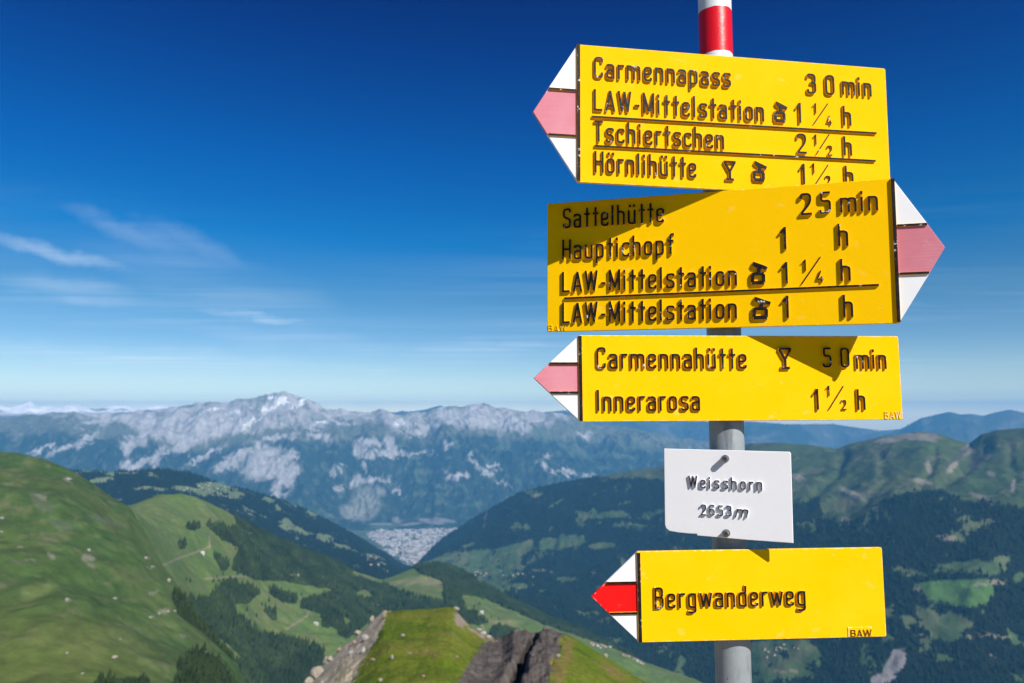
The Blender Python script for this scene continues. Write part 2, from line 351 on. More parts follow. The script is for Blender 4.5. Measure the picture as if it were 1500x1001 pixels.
def relax(k, n=14):
    w = np.hanning(2*n+3)[1:-1]; w /= w.sum()
    K[k] = tuple(np.convolve(np.pad(v, n, mode='edge'), w, 'valid') for v in K[k])
for k in (5, 7, 8, 10, 11): relax(k)
plan = [(0, 5, 'lin'), (1, 12, 'lin'), (2, 150, 'view'), (3, 10, 'lin'), (4, 4, 'lin'), (5, 150, 'view'), (6, 4, 'lin'), (7, 4, 'lin'), (8, 150, 'view'), (9, 5, 'lin'), (10, 4, 'lin'),
        (11, 105, 'view'), (12, 12, 'lin'), (13, 100, 'view'), (14, 5, 'lin'), (15, 5, 'lin'), (16, 46, 'view'), (17, 205, 'view'), (18, 5, 'lin'), (19, 3, 'lin'), (20, 34, 'view'), (21, 3, 'lin'), (22, 4, 'lin')]
starts = {}
for s, n, m in plan:
    starts[s] = len(rows_r); add_seg(s, K[s], K[s+1], n, m, last=(s == 22))
starts[23] = len(rows_r)-1
R = np.array(rows_r); H = np.array(rows_t); SEG = np.array(seg_id)[:, None]*np.ones(NC, int)[None, :]; TT = np.array(seg_t)
NR = len(R)
for i in range(1, NR): R[i] = np.maximum(R[i], R[i-1]*1.0002+.001)
X = R*np.sin(AZ)[None, :]; Y = R*np.cos(AZ)[None, :]
for c in (3, 6, 9, 14, 18):       # the surveyed crest line on top of the softened body of each mountain
    ka = slice(starts[c-1], starts[c]); kb = slice(starts[c], starts[c+1])
    lo = {3: .45, 6: .35, 9: .6, 14: .6, 18: .75}[c]
    H[ka] += RES[c][None, :]*R[ka]*sstep(lo, 1, TT[ka]); H[kb] += RES[c][None, :]*R[kb]*(1-TT[kb])
def seg(*ids): return slice(starts[ids[0]], starts[ids[-1]+1]+(1 if ids[-1] == 22 else 0))
def window(sl, segf, lo=.25):     # full relief on the slopes, less on the surveyed crest line
    return lo+(1-lo)*np.sin(np.pi*np.clip(TT[sl], 0, 1))**.7
# knoll
PXK, PYK = to_px(X, Y, H)
sl = seg(1, 2, 3, 4)
x, y = X[sl], Y[sl]; d = np.zeros(x.shape, np.float32)
far = sstep(10, 60, R[sl])
px, py = PXK[sl], PYK[sl]
gx = px+10*fbm(x, y, 9, 3, 55)
DARK = [(650, 1040), (668, 1001), (688, 970), (704, 950), (718, 934), (748, 922), (775, 920), (806, 914), (828, 920), (824, 940), (812, 965), (804, 1001), (800, 1080), (640, 1080)]
SCREE = [(420, 1020), (465, 975), (500, 945), (540, 905), (562, 890), (570, 897), (556, 925), (543, 952), (528, 972), (515, 1001), (500, 1060), (400, 1060)]
dk = inpoly(gx, py+3*fbm(x, y, 6, 2, 77), DARK); sc = inpoly(gx, py, SCREE)
d += 1.6*fbm(x, y, 40, 4, 3)*far
rough = np.where(dk, 1.0, np.where(sc, .75, 0))
d += rough*((.35+.9*sstep(735, 760, px))*ridged(x, y, 7, 4, 5)+.35*fbm(x, y, 2.2, 3, 6))
crack = np.exp(-((px-(750+(1001-py)*.45+4*fbm(x, y, 5, 2, 9)))/(3.0+np.clip(py-935, 0, 60)*.09))**2)*(py > 926)*(R[sl] < 230)
d -= 6.5*crack
d += .45*fbm(x, y, 4.0, 4, 11)*far
wk = np.where(SEG[sl] == 2, .30+.70*np.clip((1-TT[sl])*6, 0, 1), 1)
H[sl] += d*wk*far
# green hillside
sl = seg(5, 6, 7); x, y = X[sl], Y[sl]; w = window(sl, 5)
H[sl] += w*(22*fbm(x, y, 420, 4, 21)+9*ridged(x, y, 160, 4, 22)+2.2*fbm(x, y, 30, 3, 23))
sl = seg(8, 9, 10); x, y = X[sl], Y[sl]; w = window(sl, 8, .3)
H[sl] += w*(38*fbm(x, y, 700, 4, 31)+14*ridged(x, y, 260, 3, 32)+4*fbm(x, y, 60, 3, 33))
sl = seg(11, 12, 13, 14, 15); x, y = X[sl], Y[sl]
tot_t = np.where(SEG[sl] == 11, TT[sl]*.5, np.where(SEG[sl] < 13, .55, np.where(SEG[sl] == 13, .55+.45*TT[sl], 1.0)))
w = .12+.88*np.clip(np.sin(np.pi*tot_t)**.6, 0, 1)
lf = sstep(-14, -4, np.degrees(AZ))[None, :]
w = w*(.45+.55*lf)
H[sl] += w*((95+0*sstep(5, 15, np.degrees(AZ))[None, :])*ridged(x, y, 1500, 4, 41)+32*ridged(x+.35*y, y*.5, 420, 4, 42)+10*fbm(x, y, 110, 3, 43))
q5p, q5y = to_px(X[sl], Y[sl], H[sl])
def line_d(px, py, pts):
    d = np.full(px.shape, 1e9)
    for (ax, ay), (bx, by) in zip(pts[:-1], pts[1:]):
        L2 = (bx-ax)**2+(by-ay)**2; t = np.clip(((px-ax)*(bx-ax)+(py-ay)*(by-ay))/L2, 0, 1)
        d = np.minimum(d, np.hypot(px-ax-t*(bx-ax), py-ay-t*(by-ay)))
    return d
for pts_, dep, wd in (([(1440, 655), (1405, 690), (1370, 712), (1310, 742), (1278, 766)], 75, 11), ([(1236, 664), (1228, 692), (1196, 722), (1180, 745)], 50, 7), ([(1370, 655), (1362, 690), (1350, 712)], 35, 6), ([(1290, 668), (1296, 700), (1270, 730)], 30, 7), ([(1480, 650), (1486, 700)], 30, 7)):
    H[sl] -= .5*dep*np.exp(-(line_d(q5p+5*fbm(x, y, 300, 3, 47), q5y, pts_)/wd)**2)*(R[sl] > 5400)
# valley floor: nearly flat, with the low spur behind the town
sl = seg(16); x, y = X[sl], Y[sl]
H[sl] += 8*fbm(x, y, 900, 3, 51)*window(sl, 16, 0)
sl = seg(17, 18, 19); x, y = X[sl], Y[sl]
t = np.where(SEG[sl] == 17, TT[sl], 1); w = np.clip(t*6, 0, 1)*np.where(t < .999, .22+.78*np.clip((1-t)*5, 0, 1), .22)
gul = ridged(x*1.0+.25*y, y*.33, 900, 5, 61)
H[sl] += w*(230*ridged(x, y, 3200, 4, 62)+170*gul+55*ridged(x, y, 330, 3, 63))
H[sl] += (np.clip((1-t)*4, 0, 1)*t*6)*60*fbm(x, y, 1500, 3, 64)
H[sl] += 42*ridged(x, y, 480, 4, 65)*sstep(.8, .97, t)*(R[sl] < 19800)
# cliff belts: terraces on the great wall
sl = seg(20, 21); x, y = X[sl], Y[sl]
H[sl] += window(sl, 20, .12)*(190*ridged(x, y, 3600, 5, 71)+50*ridged(x, y, 700, 3, 72))
Z = H
PX, PY = to_px(X, Y, Z)
# slope facing, for snow and rock
def lerp(a, b, t): return a+(b-a)*t[..., None]
C = np.zeros((NR, NC, 3), np.float32)
def base(sl, c): C[sl] = np.array(c, np.float32)
def over(sl, m, c):
    m = np.clip(np.asarray(m, np.float32), 0, 1)[..., None]
    C[sl] = C[sl]*(1-m)+np.array(c, np.float32)*m
def ell(px, py, items):
    """ragged patches: (cx, cy, rx, ry, turn); the edge comes from the noise already mixed into px, py"""
    o = np.zeros(px.shape, np.float32)
    for cx, cy, rx, ry, a in items:
        ca, sa = math.cos(math.radians(a)), math.sin(math.radians(a))
        u = ((px-cx)*ca+(py-cy)*sa)/rx; v = (-(px-cx)*sa+(py-cy)*ca)/ry
        o = np.maximum(o, 1.15-np.sqrt(u*u+v*v))
    return o
# --- knoll
GR1, GR2, GR3 = (.105, .155, .012), (.160, .180, .024), (.062, .105, .010)
sl = seg(0, 1, 2, 3, 4); x, y = X[sl], Y[sl]; px, py = PX[sl], PY[sl]
base(sl, GR1); over(sl, sstep(-.25, .5, fbm(x, y, 22, 5, 101)), GR2); over(sl, sstep(0, .7, fbm(x, y, 9, 5, 102, .65))*.8, GR3)
over(sl, sstep(.28, .6, fbm(x, y, 5, 4, 103, .6))*.5, (.20, .16, .07))
gx = px+13*fbm(x, y, 7, 5, 104, .68); gy = py+8*fbm(x, y, 6, 5, 105, .68)
BROWN = ell(gx, gy, [(700, 985, 40, 16, -30), (830, 958, 10, 40, 15), (818, 985, 12, 30, 0), (628, 958, 30, 4, 5), (900, 985, 30, 8, 35)])
over(sl, sstep(0, .9, BROWN)*.75, (.22, .155, .055))
dkm = inpoly(gx, gy, DARK); scm = inpoly(gx, gy, SCREE)
over(sl, scm, (.50, .42, .31)); over(sl, scm*sstep(-.1, .6, fbm(x, y, 3, 5, 106, .65)), (.36, .30, .22)); over(sl, scm*sstep(.2, .5, fbm(x, y, 6, 4, 107))*.8, (.50, .46, .39))
over(sl, scm*ell(gx, gy, [(500, 990, 10, 34, 30)]).clip(0, 1)*.8, (.42, .36, .20))
over(sl, dkm, (.120, .104, .096)); over(sl, dkm*sstep(-.1, .6, fbm(x, y, 2.6, 5, 108, .65)), (.085, .070, .062)); over(sl, dkm*sstep(.15, .6, fbm(x, y, 5, 5, 109, .6))*.75, (.20, .175, .145))
over(sl, sstep(.0, .5, ell(gx, gy, [(676, 908, 12, 10, 50), (700, 928, 18, 4, 35), (718, 932, 12, 4, 40)])), (.30, .24, .19))
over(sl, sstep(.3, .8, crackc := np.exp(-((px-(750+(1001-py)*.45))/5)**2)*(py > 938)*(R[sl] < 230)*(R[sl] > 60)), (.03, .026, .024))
RIM = np.exp(-((px-(561-(py-893)*.42))/5)**2)*(py < 1000)*(R[sl] < 240)*(px < 565)
over(sl, sstep(.3, .8, RIM)*sstep(-.2, .3, fbm(x, y, 3, 3, 110))*.8, (.43, .35, .27))
nearm = sstep(75, 30, R[sl]+10*fbm(x, y, 12, 3, 190))
over(sl, nearm, (.50, .38, .25)); over(sl, nearm*sstep(-.1, .4, fbm(x, y, .8, 5, 191, .65)), (.40, .30, .19))
over(sl, sstep(4.5, 1.5, np.abs(py-(930+(px-848)*.66)))*(px > 838)*(px < 985)*sstep(-.35, .1, fbm(x, y, 4, 4, 192, .65)), (.34, .28, .19))
# --- green hillside
sl = seg(5, 6, 7); x, y = X[sl], Y[sl]; px, py = PX[sl], PY[sl]
base(sl, (.056, .104, .028)); over(sl, sstep(-.35, .45, fbm(x, y, 260, 5, 111)), (.084, .120, .034)); over(sl, sstep(-.1, .6, fbm(x, y, 70, 5, 112, .6))*.8, (.046, .084, .028))
over(sl, sstep(.0, .5, fbm(x, y*.45+x*.2, 45, 5, 113, .65))*.6, (.125, .150, .055)); over(sl, sstep(.05, .45, fbm(x, y, 18, 4, 117, .65))*.25, (.036, .070, .026))
over(sl, sstep(.25, .6, fbm(x, y, 28, 4, 114, .6))*.5, (.16, .15, .085))
over(sl, sstep(150, 260, px)*sstep(980, 900, py)*.6, (.098, .142, .042)); over(sl, sstep(820, 1001, py)*sstep(260, 60, px)*.55, (.125, .145, .030))
gx = px+7*fbm(x, y, 40, 4, 115, .6); gy = py+4*fbm(x, y, 30, 4, 116, .6)
over(sl, sstep(.25, .7, ell(gx, gy, [(100, 704, 11, 5, 35), (75, 815, 9, 7, 60), (28, 800, 7, 3, 0), (130, 816, 14, 8, 10), (135, 830, 12, 5, 20), (45, 820, 10, 3, 0), (100, 880, 7, 4, 0), (214, 818, 8, 3, -5), (220, 832, 9, 2, -20), (225, 868, 12, 3, -20), (240, 895, 14, 5, 0), (268, 930, 12, 3, 15), (222, 905, 6, 3, 0), (60, 728, 16, 4, 20)]))*.55, (.26, .235, .19))
over(sl, sstep(.2, .6, ell(gx, gy, [(60, 735, 30, 10, 30), (90, 770, 26, 8, 20), (150, 762, 30, 6, 15)]))*.35, (.15, .16, .12))
# --- pasture hill in the middle
MEADOW = (.108, .165, .038)
sl = seg(8, 9, 10); x, y = X[sl], Y[sl]; px, py = PX[sl], PY[sl]
base(sl, MEADOW); over(sl, sstep(-.3, .5, fbm(x, y, 300, 5, 121)), (.135, .165, .050)); over(sl, sstep(-.1, .6, fbm(x, y, 90, 5, 122, .6))*.8, (.080, .130, .035))
over(sl, sstep(.2, .6, fbm(x, y, 60, 4, 123, .6))*.5, (.18, .175, .085))
gx = px+5*fbm(x, y, 70, 4, 124, .6); gy = py+2.5*fbm(x, y, 60, 4, 125, .6)
over(sl, sstep(0, .8, ell(gx, gy, [(635, 852, 45, 9, 3), (600, 852, 40, 5, -8), (740, 912, 26, 5, 5)]))*.9, (.235, .225, .105))
over(sl, sstep(0, .6, ell(gx, gy, [(365, 782, 13, 7, 40), (430, 915, 6, 3, 0)]))*.7, (.20, .18, .12))
over(sl, sstep(0, .5, ell(gx, gy, [(715, 922, 14, 5, 0), (690, 905, 12, 4, 0)]))*.6, (.095, .175, .045))
F2 = []
def P(o, s, pts): F2.append([(o[0]+a/s, o[1]+b/s) for a, b in pts])
P((300, 800), 3.75, [(140, 130), (200, 0), (330, -20), (620, 40), (740, 90), (820, 140), (800, 165), (860, 185), (950, 200), (1050, 250), (1200, 285), (1330, 330), (1420, 300), (1430, 340), (1350, 372), (1000, 372), (900, 420), (840, 470), (780, 510), (700, 470), (640, 450), (650, 380), (520, 340), (540, 300), (690, 270), (700, 200), (650, 170), (580, 190), (530, 150), (450, 190), (290, 190)])
P((300, 800), 3.75, [(20, 280), (130, 190), (230, 220), (300, 250), (250, 310), (160, 320), (200, 400), (330, 490), (450, 500), (560, 540), (660, 570), (650, 650), (580, 700), (560, 800), (-20, 800), (-60, 700), (0, 600), (180, 700), (190, 660), (60, 540), (-30, 450), (-180, 310), (-150, 280), (-50, 300)])
P((300, 800), 3.75, [(1080, 75), (1350, 70), (1500, 200), (1660, 290), (1900, 380), (2150, 480), (2400, 560), (2600, 640), (2600, 690), (2350, 600), (2080, 505), (1860, 430), (1700, 350), (1560, 290), (1480, 262), (1380, 250), (1290, 190), (1180, 150)])
P((300, 800), 3.75, [(340, 250), (370, 235), (500, 290), (500, 320), (420, 310)])
P((300, 800), 3.75, [(330, 360), (390, 350), (400, 410), (370, 400)]); P((300, 800), 3.75, [(1560, 480), (1600, 440), (1700, 470), (1760, 500), (1740, 530), (1600, 520)])
P((300, 800), 3.75, [(1280, 400), (1340, 380), (1420, 350), (1560, 420), (1500, 440), (1380, 410)])
P((200, 660), 4.1667, [(520, 545), (420, 450), (460, 448), (600, 480), (700, 530), (730, 520), (620, 470), (590, 380), (640, 395), (750, 480), (1000, 580), (1150, 640), (1240, 690), (1300, 760), (1450, 800), (1450, 850), (1200, 850), (900, 800), (720, 790), (650, 745), (590, 720), (640, 640), (620, 590)])
P((200, 660), 4.1667, [(470, 650), (500, 645), (560, 700), (560, 730), (520, 730)]); P((200, 660), 4.1667, [(255, 560), (290, 555), (290, 600), (255, 600)]); P((200, 660), 4.1667, [(290, 455), (400, 465), (350, 490), (300, 480)])
P((650, 780), 3.66, [(0, 250), (70, 240), (240, 290), (300, 330), (420, 400), (540, 440), (700, 520), (620, 520), (480, 470), (330, 400), (200, 350), (100, 330), (80, 390), (0, 400)])
f2 = np.zeros(px.shape, bool)
fx, fy = px+3.2*fbm(x, y, 60, 4, 126, .6), py+1.8*fbm(x, y, 45, 4, 127, .6)
for p in F2: f2 |= inpoly(fx, fy, p)
f2 |= (py > 940)*0 > 1
f2 |= (ell(fx, fy, [(690, 900, 9, 4, 0), (660, 893, 10, 3, 0), (640, 888, 8, 3, 0), (470, 815, 12, 3, 25)]) > .2)
f2 &= ~(ell(fx, fy, [(522, 836, 26, 4.5, 22), (548, 852, 20, 3, 15), (533, 872, 12, 7, 10), (552, 887, 10, 3, 10), (508, 910, 9, 5, 20), (482, 925, 14, 6, 0), (520, 845, 8, 3, 10), (345, 960, 22, 5, 40), (330, 945, 16, 4, 35), (560, 875, 8, 2, 0)]) > .15)
FOREST_G = (.018, .030, .012)
over(sl, f2, FOREST_G); over(sl, sstep(330, 230, px)*sstep(720, 760, py)*(~f2)*.45, (.088, .130, .040))
PATHS = [((229, 832), (262, 818)), ((262, 818), (290, 808)), ((290, 808), (308, 801)), ((308, 801), (307, 786)), ((420, 922), (450, 902)), ((450, 902), (452, 896)), ((300, 848), (380, 842)), ((660, 850), (651, 893)), ((700, 905), (712, 930))]
def seglen(px, py, a, b):
    ax, ay = a; bx, by = b; L2 = (bx-ax)**2+(by-ay)**2
    t = np.clip(((px-ax)*(bx-ax)+(py-ay)*(by-ay))/L2, 0, 1)
    return np.hypot(px-ax-t*(bx-ax), py-ay-t*(by-ay))
for i, (a, b) in enumerate(PATHS):
    over(sl, sstep(1.9, .6, seglen(px+1.2*fbm(x, y, 90, 2, 128), py, a, b))*.7*(~f2), (.27, .225, .15))
# --- wooded slopes left and right of the gorge
sl = seg(11, 12, 13, 14, 15); x, y = X[sl], Y[sl]; px, py = PX[sl], PY[sl]
base(sl, (.052, .082, .030)); over(sl, sstep(-.4, .5, fbm(x, y, 700, 5, 131)), (.080, .100, .040)); over(sl, sstep(0, .5, fbm(x, y, 200, 5, 132, .6))*.8, (.034, .056, .024))
over(sl, sstep(.12, .5, fbm(x*.6, y*.6, 160, 4, 133, .65))*.5, (.165, .150, .095))
fx, fy = px+11*fbm(x, y, 420, 5, 134, .6), py+6*fbm(x, y, 360, 5, 135, .6)
f3 = np.zeros(px.shape, bool)
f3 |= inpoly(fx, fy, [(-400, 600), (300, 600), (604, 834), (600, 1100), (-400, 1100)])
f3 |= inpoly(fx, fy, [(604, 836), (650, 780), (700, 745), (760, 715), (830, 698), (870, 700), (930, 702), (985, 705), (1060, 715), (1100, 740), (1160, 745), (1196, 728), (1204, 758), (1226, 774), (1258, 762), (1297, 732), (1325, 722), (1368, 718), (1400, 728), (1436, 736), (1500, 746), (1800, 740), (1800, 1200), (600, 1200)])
z4 = lambda pts: [(1100+a/2.3775, 580+b/2.3775) for a, b in pts]
z3 = lambda pts: [(600+a/3.3375, 580+b/3.3375) for a, b in pts]
M3 = [z3([(30, 825), (200, 765), (300, 760), (480, 740), (600, 705), (625, 745), (540, 790), (555, 850), (500, 900), (480, 1000), (400, 960), (300, 880), (180, 850)]), z3([(640, 700), (760, 690), (850, 680), (860, 720), (720, 755), (640, 750)]),
      z3([(800, 560), (870, 570), (900, 545), (920, 575), (1050, 560), (1090, 600), (950, 600), (820, 605)]), z4([(560, 655), (640, 645), (830, 640), (850, 680), (820, 725), (740, 740), (680, 725), (620, 705)]),
      z4([(640, 585), (880, 570), (890, 605), (830, 628), (740, 618), (640, 615)]), z4([(480, 600), (560, 605), (620, 622), (600, 635), (500, 615)]), z4([(-120, 870), (60, 850), (200, 850), (245, 900), (230, 980), (120, 1001), (-120, 1010)]),
      z4([(520, 770), (570, 760), (590, 790), (540, 810)]), z4([(640, 770), (700, 750), (780, 790), (720, 860), (620, 850)])]
m3 = np.zeros(px.shape, bool)
q1 = fbm(x, y, 220, 6, 136, .72); q2 = fbm(x, y, 200, 6, 137, .72)
for p in M3: m3 |= inpoly(px+9*q1, py+5*q2, p)
ML = [(150, 703, 18, 4, -8), (215, 716, 26, 3, 0), (270, 717, 22, 5, 5), (318, 714, 30, 7, 8), (305, 722, 22, 6, 8), (348, 726, 13, 6, 5), (395, 733, 12, 3.5, 12), (440, 738, 17, 5, 8), (405, 745, 6, 6, 40), (462, 751, 14, 7, 5), (420, 768, 12, 7, 40), (438, 778, 14, 5, 30), (475, 788, 14, 5, 22), (500, 802, 16, 5, 12), (545, 815, 14, 3, 10), (560, 826, 10, 3, 0), (130, 690, 16, 3, -10), (480, 742, 5, 3, 40),
      (905, 770, 10, 3, 0), (755, 770, 8, 4, 0), (780, 722, 9, 5, 10), (950, 755, 10, 5, 0), (890, 690, 12, 4, -10), (1470, 820, 12, 6, 0), (1490, 845, 8, 6, 0), (1340, 842, 20, 4, 0), (1360, 900, 14, 8, 0), (1300, 935, 12, 6, 0), (1390, 965, 10, 4, 20), (830, 850, 18, 5, 0), (880, 800, 24, 5, -5), (760, 860, 16, 6, 0)]
m3 |= ell(px+11*q1, py+6*q2, ML) > .18+.5*q2
m3 |= (fbm(x, y, 420, 6, 144, .65) > .50) & (px > 640) & (py > 760)
m3 &= ~(fbm(x, y, 90, 4, 146, .7) > .46)
m3 |= inpoly(px+4*q1, py+2*q2, M3[3])
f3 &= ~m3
SCAR = [(1310, 976, 14, 30, 30), (1290, 998, 16, 12, 0), (1312, 958, 8, 8, 0)]
f3 &= ~(ell(px+3*q1, py+2*q2, SCAR) > .15)
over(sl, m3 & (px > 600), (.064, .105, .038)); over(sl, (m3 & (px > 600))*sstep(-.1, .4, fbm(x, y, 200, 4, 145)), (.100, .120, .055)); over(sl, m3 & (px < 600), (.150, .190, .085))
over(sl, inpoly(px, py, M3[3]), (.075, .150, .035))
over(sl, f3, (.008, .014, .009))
rx_, ry_ = px+5*fbm(x, y, 160, 4, 140, .65), py+4*fbm(x, y, 130, 4, 141, .65)
ROCK4 = [(1345, 640, 45, 7, 3), (1300, 646, 30, 5, -5), (1420, 657, 22, 9, -40), (1445, 665, 9, 10, 30), (1395, 685, 14, 6, -45), (1452, 694, 10, 5, 30), (1350, 706, 22, 5, 10), (1250, 724, 30, 5, 22), (1170, 700, 14, 6, 20), (1360, 685, 6, 14, -10), (1485, 712, 4, 12, 0), (1440, 730, 24, 4, 20), (1240, 765, 10, 9, 0), (1285, 745, 5, 9, 0), (785, 727, 7, 4, 0), (711, 760, 3, 16, 12)]
over(sl, sstep(.15, .6, ell(rx_, ry_, ROCK4))*.75, (.25, .22, .185))
over(sl, sstep(.1, .5, ell(rx_, ry_, [(1430, 675, 12, 18, 25), (1405, 668, 30, 5, -40)]))*.8, (.060, .060, .055))  # shadow in the upper gully, painted as dark patches into the ground colour
over(sl, sstep(.2, .35, ell(px+3*q1, py+2*q2, SCAR)), (.30, .27, .27))
over(sl, sstep(.2, .5, ell(rx_, ry_, [(1390, 788, 22, 4, 5), (1460, 855, 20, 4, 10), (1345, 865, 8, 10, -50), (1435, 856, 14, 3, 0), (1455, 931, 34, 2.5, 6), (1420, 934, 9, 4, 0), (1350, 930, 22, 1.6, 0), (1225, 935, 5, 6, 0), (1455, 762, 12, 4, 0), (1455, 958, 9, 3, 20), (870, 838, 5, 4, 0), (790, 836, 14, 2, 5), (720, 870, 14, 3, 0), (1150, 982, 24, 2, 5)]))*.8, (.26, .225, .16))
over(sl, sstep(.2, .5, ell(rx_, ry_, [(470, 735, 20, 6, 15), (485, 745, 8, 5, 40), (497, 758, 14, 2.5, 45), (515, 772, 12, 2.5, 35)])), (.36, .33, .30))
FOREST3 = f3
# --- valley floor
sl = seg(16); x, y = X[sl], Y[sl]; px, py = PX[sl], PY[sl]
base(sl, (.085, .125, .06)); over(sl, sstep(-.2, .3, fbm(x, y, 500, 4, 150)), (.16, .17, .12))
TOWN = [(536, 784), (548, 776), (590, 768), (625, 764), (680, 766), (668, 782), (640, 805), (618, 828), (604, 830), (590, 822), (572, 815), (560, 802)]
x_tw, y_tw = x, y
tw = inpoly(px+3*fbm(x, y, 300, 3, 151), py+1.5*fbm(x, y, 300, 3, 152), TOWN)
over(sl, tw, (.17, .165, .165)); over(sl, tw*(fbm(x, y, 260, 4, 153, .7) > .12), (.07, .10, .06)); over(sl, tw*(fbm(x, y, 120, 3, 154, .7) > .2), (.34, .32, .31))
for a, b in [((590, 790), (602, 777)), ((590, 790), (587, 800)), ((620, 776), (612, 790))]: over(sl, sstep(2, .8, seglen(px, py, a, b))*.8, (.06, .08, .06))
# --- the long rocky range across the valley
sl = seg(17, 18, 19); x, y = X[sl], Y[sl]; px, py = PX[sl], PY[sl]; t = np.where(SEG[sl] == 17, TT[sl], 1)
nz = fbm(x, y, 1800, 5, 160, .6); n2_ = fbm(x*1.0+.25*y, y*.4, 420, 5, 161, .65); n3_ = fbm(x, y, 160, 4, 162, .65)
base(sl, (.022, .038, .020)); over(sl, sstep(.0, .6, n2_)*.6, (.036, .055, .028)); over(sl, sstep(.15, .45, fbm(x, y, 350, 4, 170, .6))*.55, (.11, .14, .08))
line = 652+12*nz+10*n2_+np.interp(px, [0, 150, 300, 480, 600, 700, 800, 900, 1000, 1200], [-22, -10, 8, -6, -8, -10, -8, 0, 10, 20])
over(sl, sstep(6, -8, py-line), (.115, .125, .075)); over(sl, sstep(6, -8, py-line)*sstep(-.1, .4, n3_+.5*n2_)*.7, (.17, .165, .125))
rockline = 628+10*nz+14*n2_+np.interp(px, [0, 120, 180, 240, 300, 400, 470, 520, 560, 600, 640, 700, 760, 800, 830, 900], [-24, -16, -6, 14, 18, 4, -12, -14, -8, 0, -6, 0, 2, -12, -20, -30])
ROCK = (.44, .41, .39)
over(sl, sstep(5, -6, py-rockline), ROCK); over(sl, sstep(5, -6, py-rockline)*sstep(-.15, .25, n2_*.6+n3_*.6)*.7, (.255, .245, .215)); over(sl, sstep(5, -6, py-rockline)*sstep(-.02, .3, fbm(x, y, 420, 6, 163, .7))*.75, (.125, .14, .09))
wx = px+19*fbm(x*1.0+.3*y, y*.4, 420, 6, 164, .76); wy = py+14*fbm(x, y*.6, 330, 6, 165, .76)
R5 = [(256, 624, 55, 18, -8), (335, 619, 50, 22, 0), (100, 654, 34, 5, -24), (130, 644, 22, 4, -20), (60, 660, 26, 3, -15), (184, 684, 16, 8, -10), (205, 680, 30, 6, -30), (232, 672, 9, 18, 20), (208, 645, 15, 12, 0), (187, 655, 14, 14, 10), (264, 652, 20, 14, -20), (275, 640, 30, 10, -30), (300, 668, 40, 4, -28), (333, 683, 24, 9, -15), (350, 668, 26, 8, -30), (387, 672, 38, 20, -15), (372, 690, 22, 14, -20), (400, 690, 34, 18, 0), (423, 700, 12, 30, 25), (419, 672, 18, 8, -25), (404, 718, 16, 10, -30), (380, 655, 14, 12, 0),
      (542, 648, 18, 8, 5), (528, 660, 13, 10, 20), (572, 650, 14, 13, 0), (560, 662, 18, 6, 0), (600, 664, 38, 4, 0), (575, 668, 12, 6, 0), (535, 668, 8, 6, 0), (542, 703, 32, 8, 3), (520, 710, 8, 10, 0), (532, 683, 5, 6, 0), (582, 717, 9, 4, 0), (590, 622, 17, 14, -10), (610, 632, 14, 7, -10), (636, 622, 14, 8, 0), (655, 612, 22, 12, 0), (695, 611, 44, 16, 4), (735, 618, 30, 10, 15), (760, 627, 24, 6, 15), (700, 680, 16, 4, 32), (718, 692, 10, 4, 38), (735, 710, 12, 2, 45), (667, 697, 20, 6, 6), (655, 652, 14, 4, 0), (688, 668, 6, 4, 0), (722, 682, 6, 3, 0),
      (793, 680, 10, 6, 30), (808, 690, 10, 4, 25), (835, 694, 20, 3.5, 15), (860, 699, 14, 3, 5), (800, 668, 9, 3, 20), (856, 638, 10, 4, 10), (498, 715, 8, 6, 0), (492, 690, 6, 8, 0), (470, 640, 24, 5, -3), (452, 625, 26, 6, 0), (500, 620, 30, 4, 3), (150, 617, 40, 5, -12), (205, 613, 34, 7, -10), (410, 640, 30, 6, -10)]
q5 = ell(wx, wy, R5)
rk = sstep(.0, .65, q5+.25*n3_); over(sl, rk*.9, (.45, .425, .41)); over(sl, rk*sstep(-.1, .35, n3_+.5*n2_)*.45, (.24, .235, .22))
over(sl, sstep(.1, .6, ell(wx*.4+px*.6, wy*.4+py*.6, [(536, 738, 26, 30, 0), (518, 752, 24, 12, 20), (545, 722, 22, 12, 0)]))*.85, (.27, .275, .225))
over(sl, sstep(.2, .6, ell(px+.4*(wx-px), wy, [(650, 723, 50, 3, -2), (640, 710, 40, 2.5, 2), (610, 705, 14, 5, 0), (690, 740, 40, 2.5, -3), (463, 706, 8, 4, 0), (470, 685, 12, 3, 0), (620, 690, 50, 2, 0), (840, 660, 34, 7, 22), (800, 640, 34, 7, 20), (900, 668, 44, 7, 5), (940, 655, 40, 6, 5), (735, 658, 30, 3, 5), (350, 640, 26, 4, 0)]))*.7, (.10, .135, .075))
over(sl, sstep(.1, .5, ell(px+.3*(wx-px), py, [(632, 764, 24, 4, 8), (600, 768, 24, 2.5, -6), (582, 762, 8, 5, 30), (650, 762, 20, 3, 10), (560, 768, 24, 2, 0)]))*.8, (.24, .22, .22))
over(sl, sstep(.1, .5, ell(px, py+.2*(wy-py), [(565, 772, 28, 3, -3)]))*.9, (.07, .12, .06))
SN5 = ell(wx, py+.7*(wy-py), [(405, 592, 26, 3, -28), (412, 585, 13, 4, -20), (388, 597, 16, 3, -10), (447, 590, 7, 5, -45), (430, 598, 8, 2, 0), (372, 615, 22, 2, -38), (360, 628, 10, 2, -40), (345, 602, 14, 2, -20), (310, 600, 14, 1.6, -10), (395, 583, 10, 2, -10), (455, 588, 5, 2, 0), (470, 618, 16, 2, 0), (585, 618, 6, 8, 20)])
over(sl, sstep(.15, .5, SN5)*.9, (.80, .80, .80))
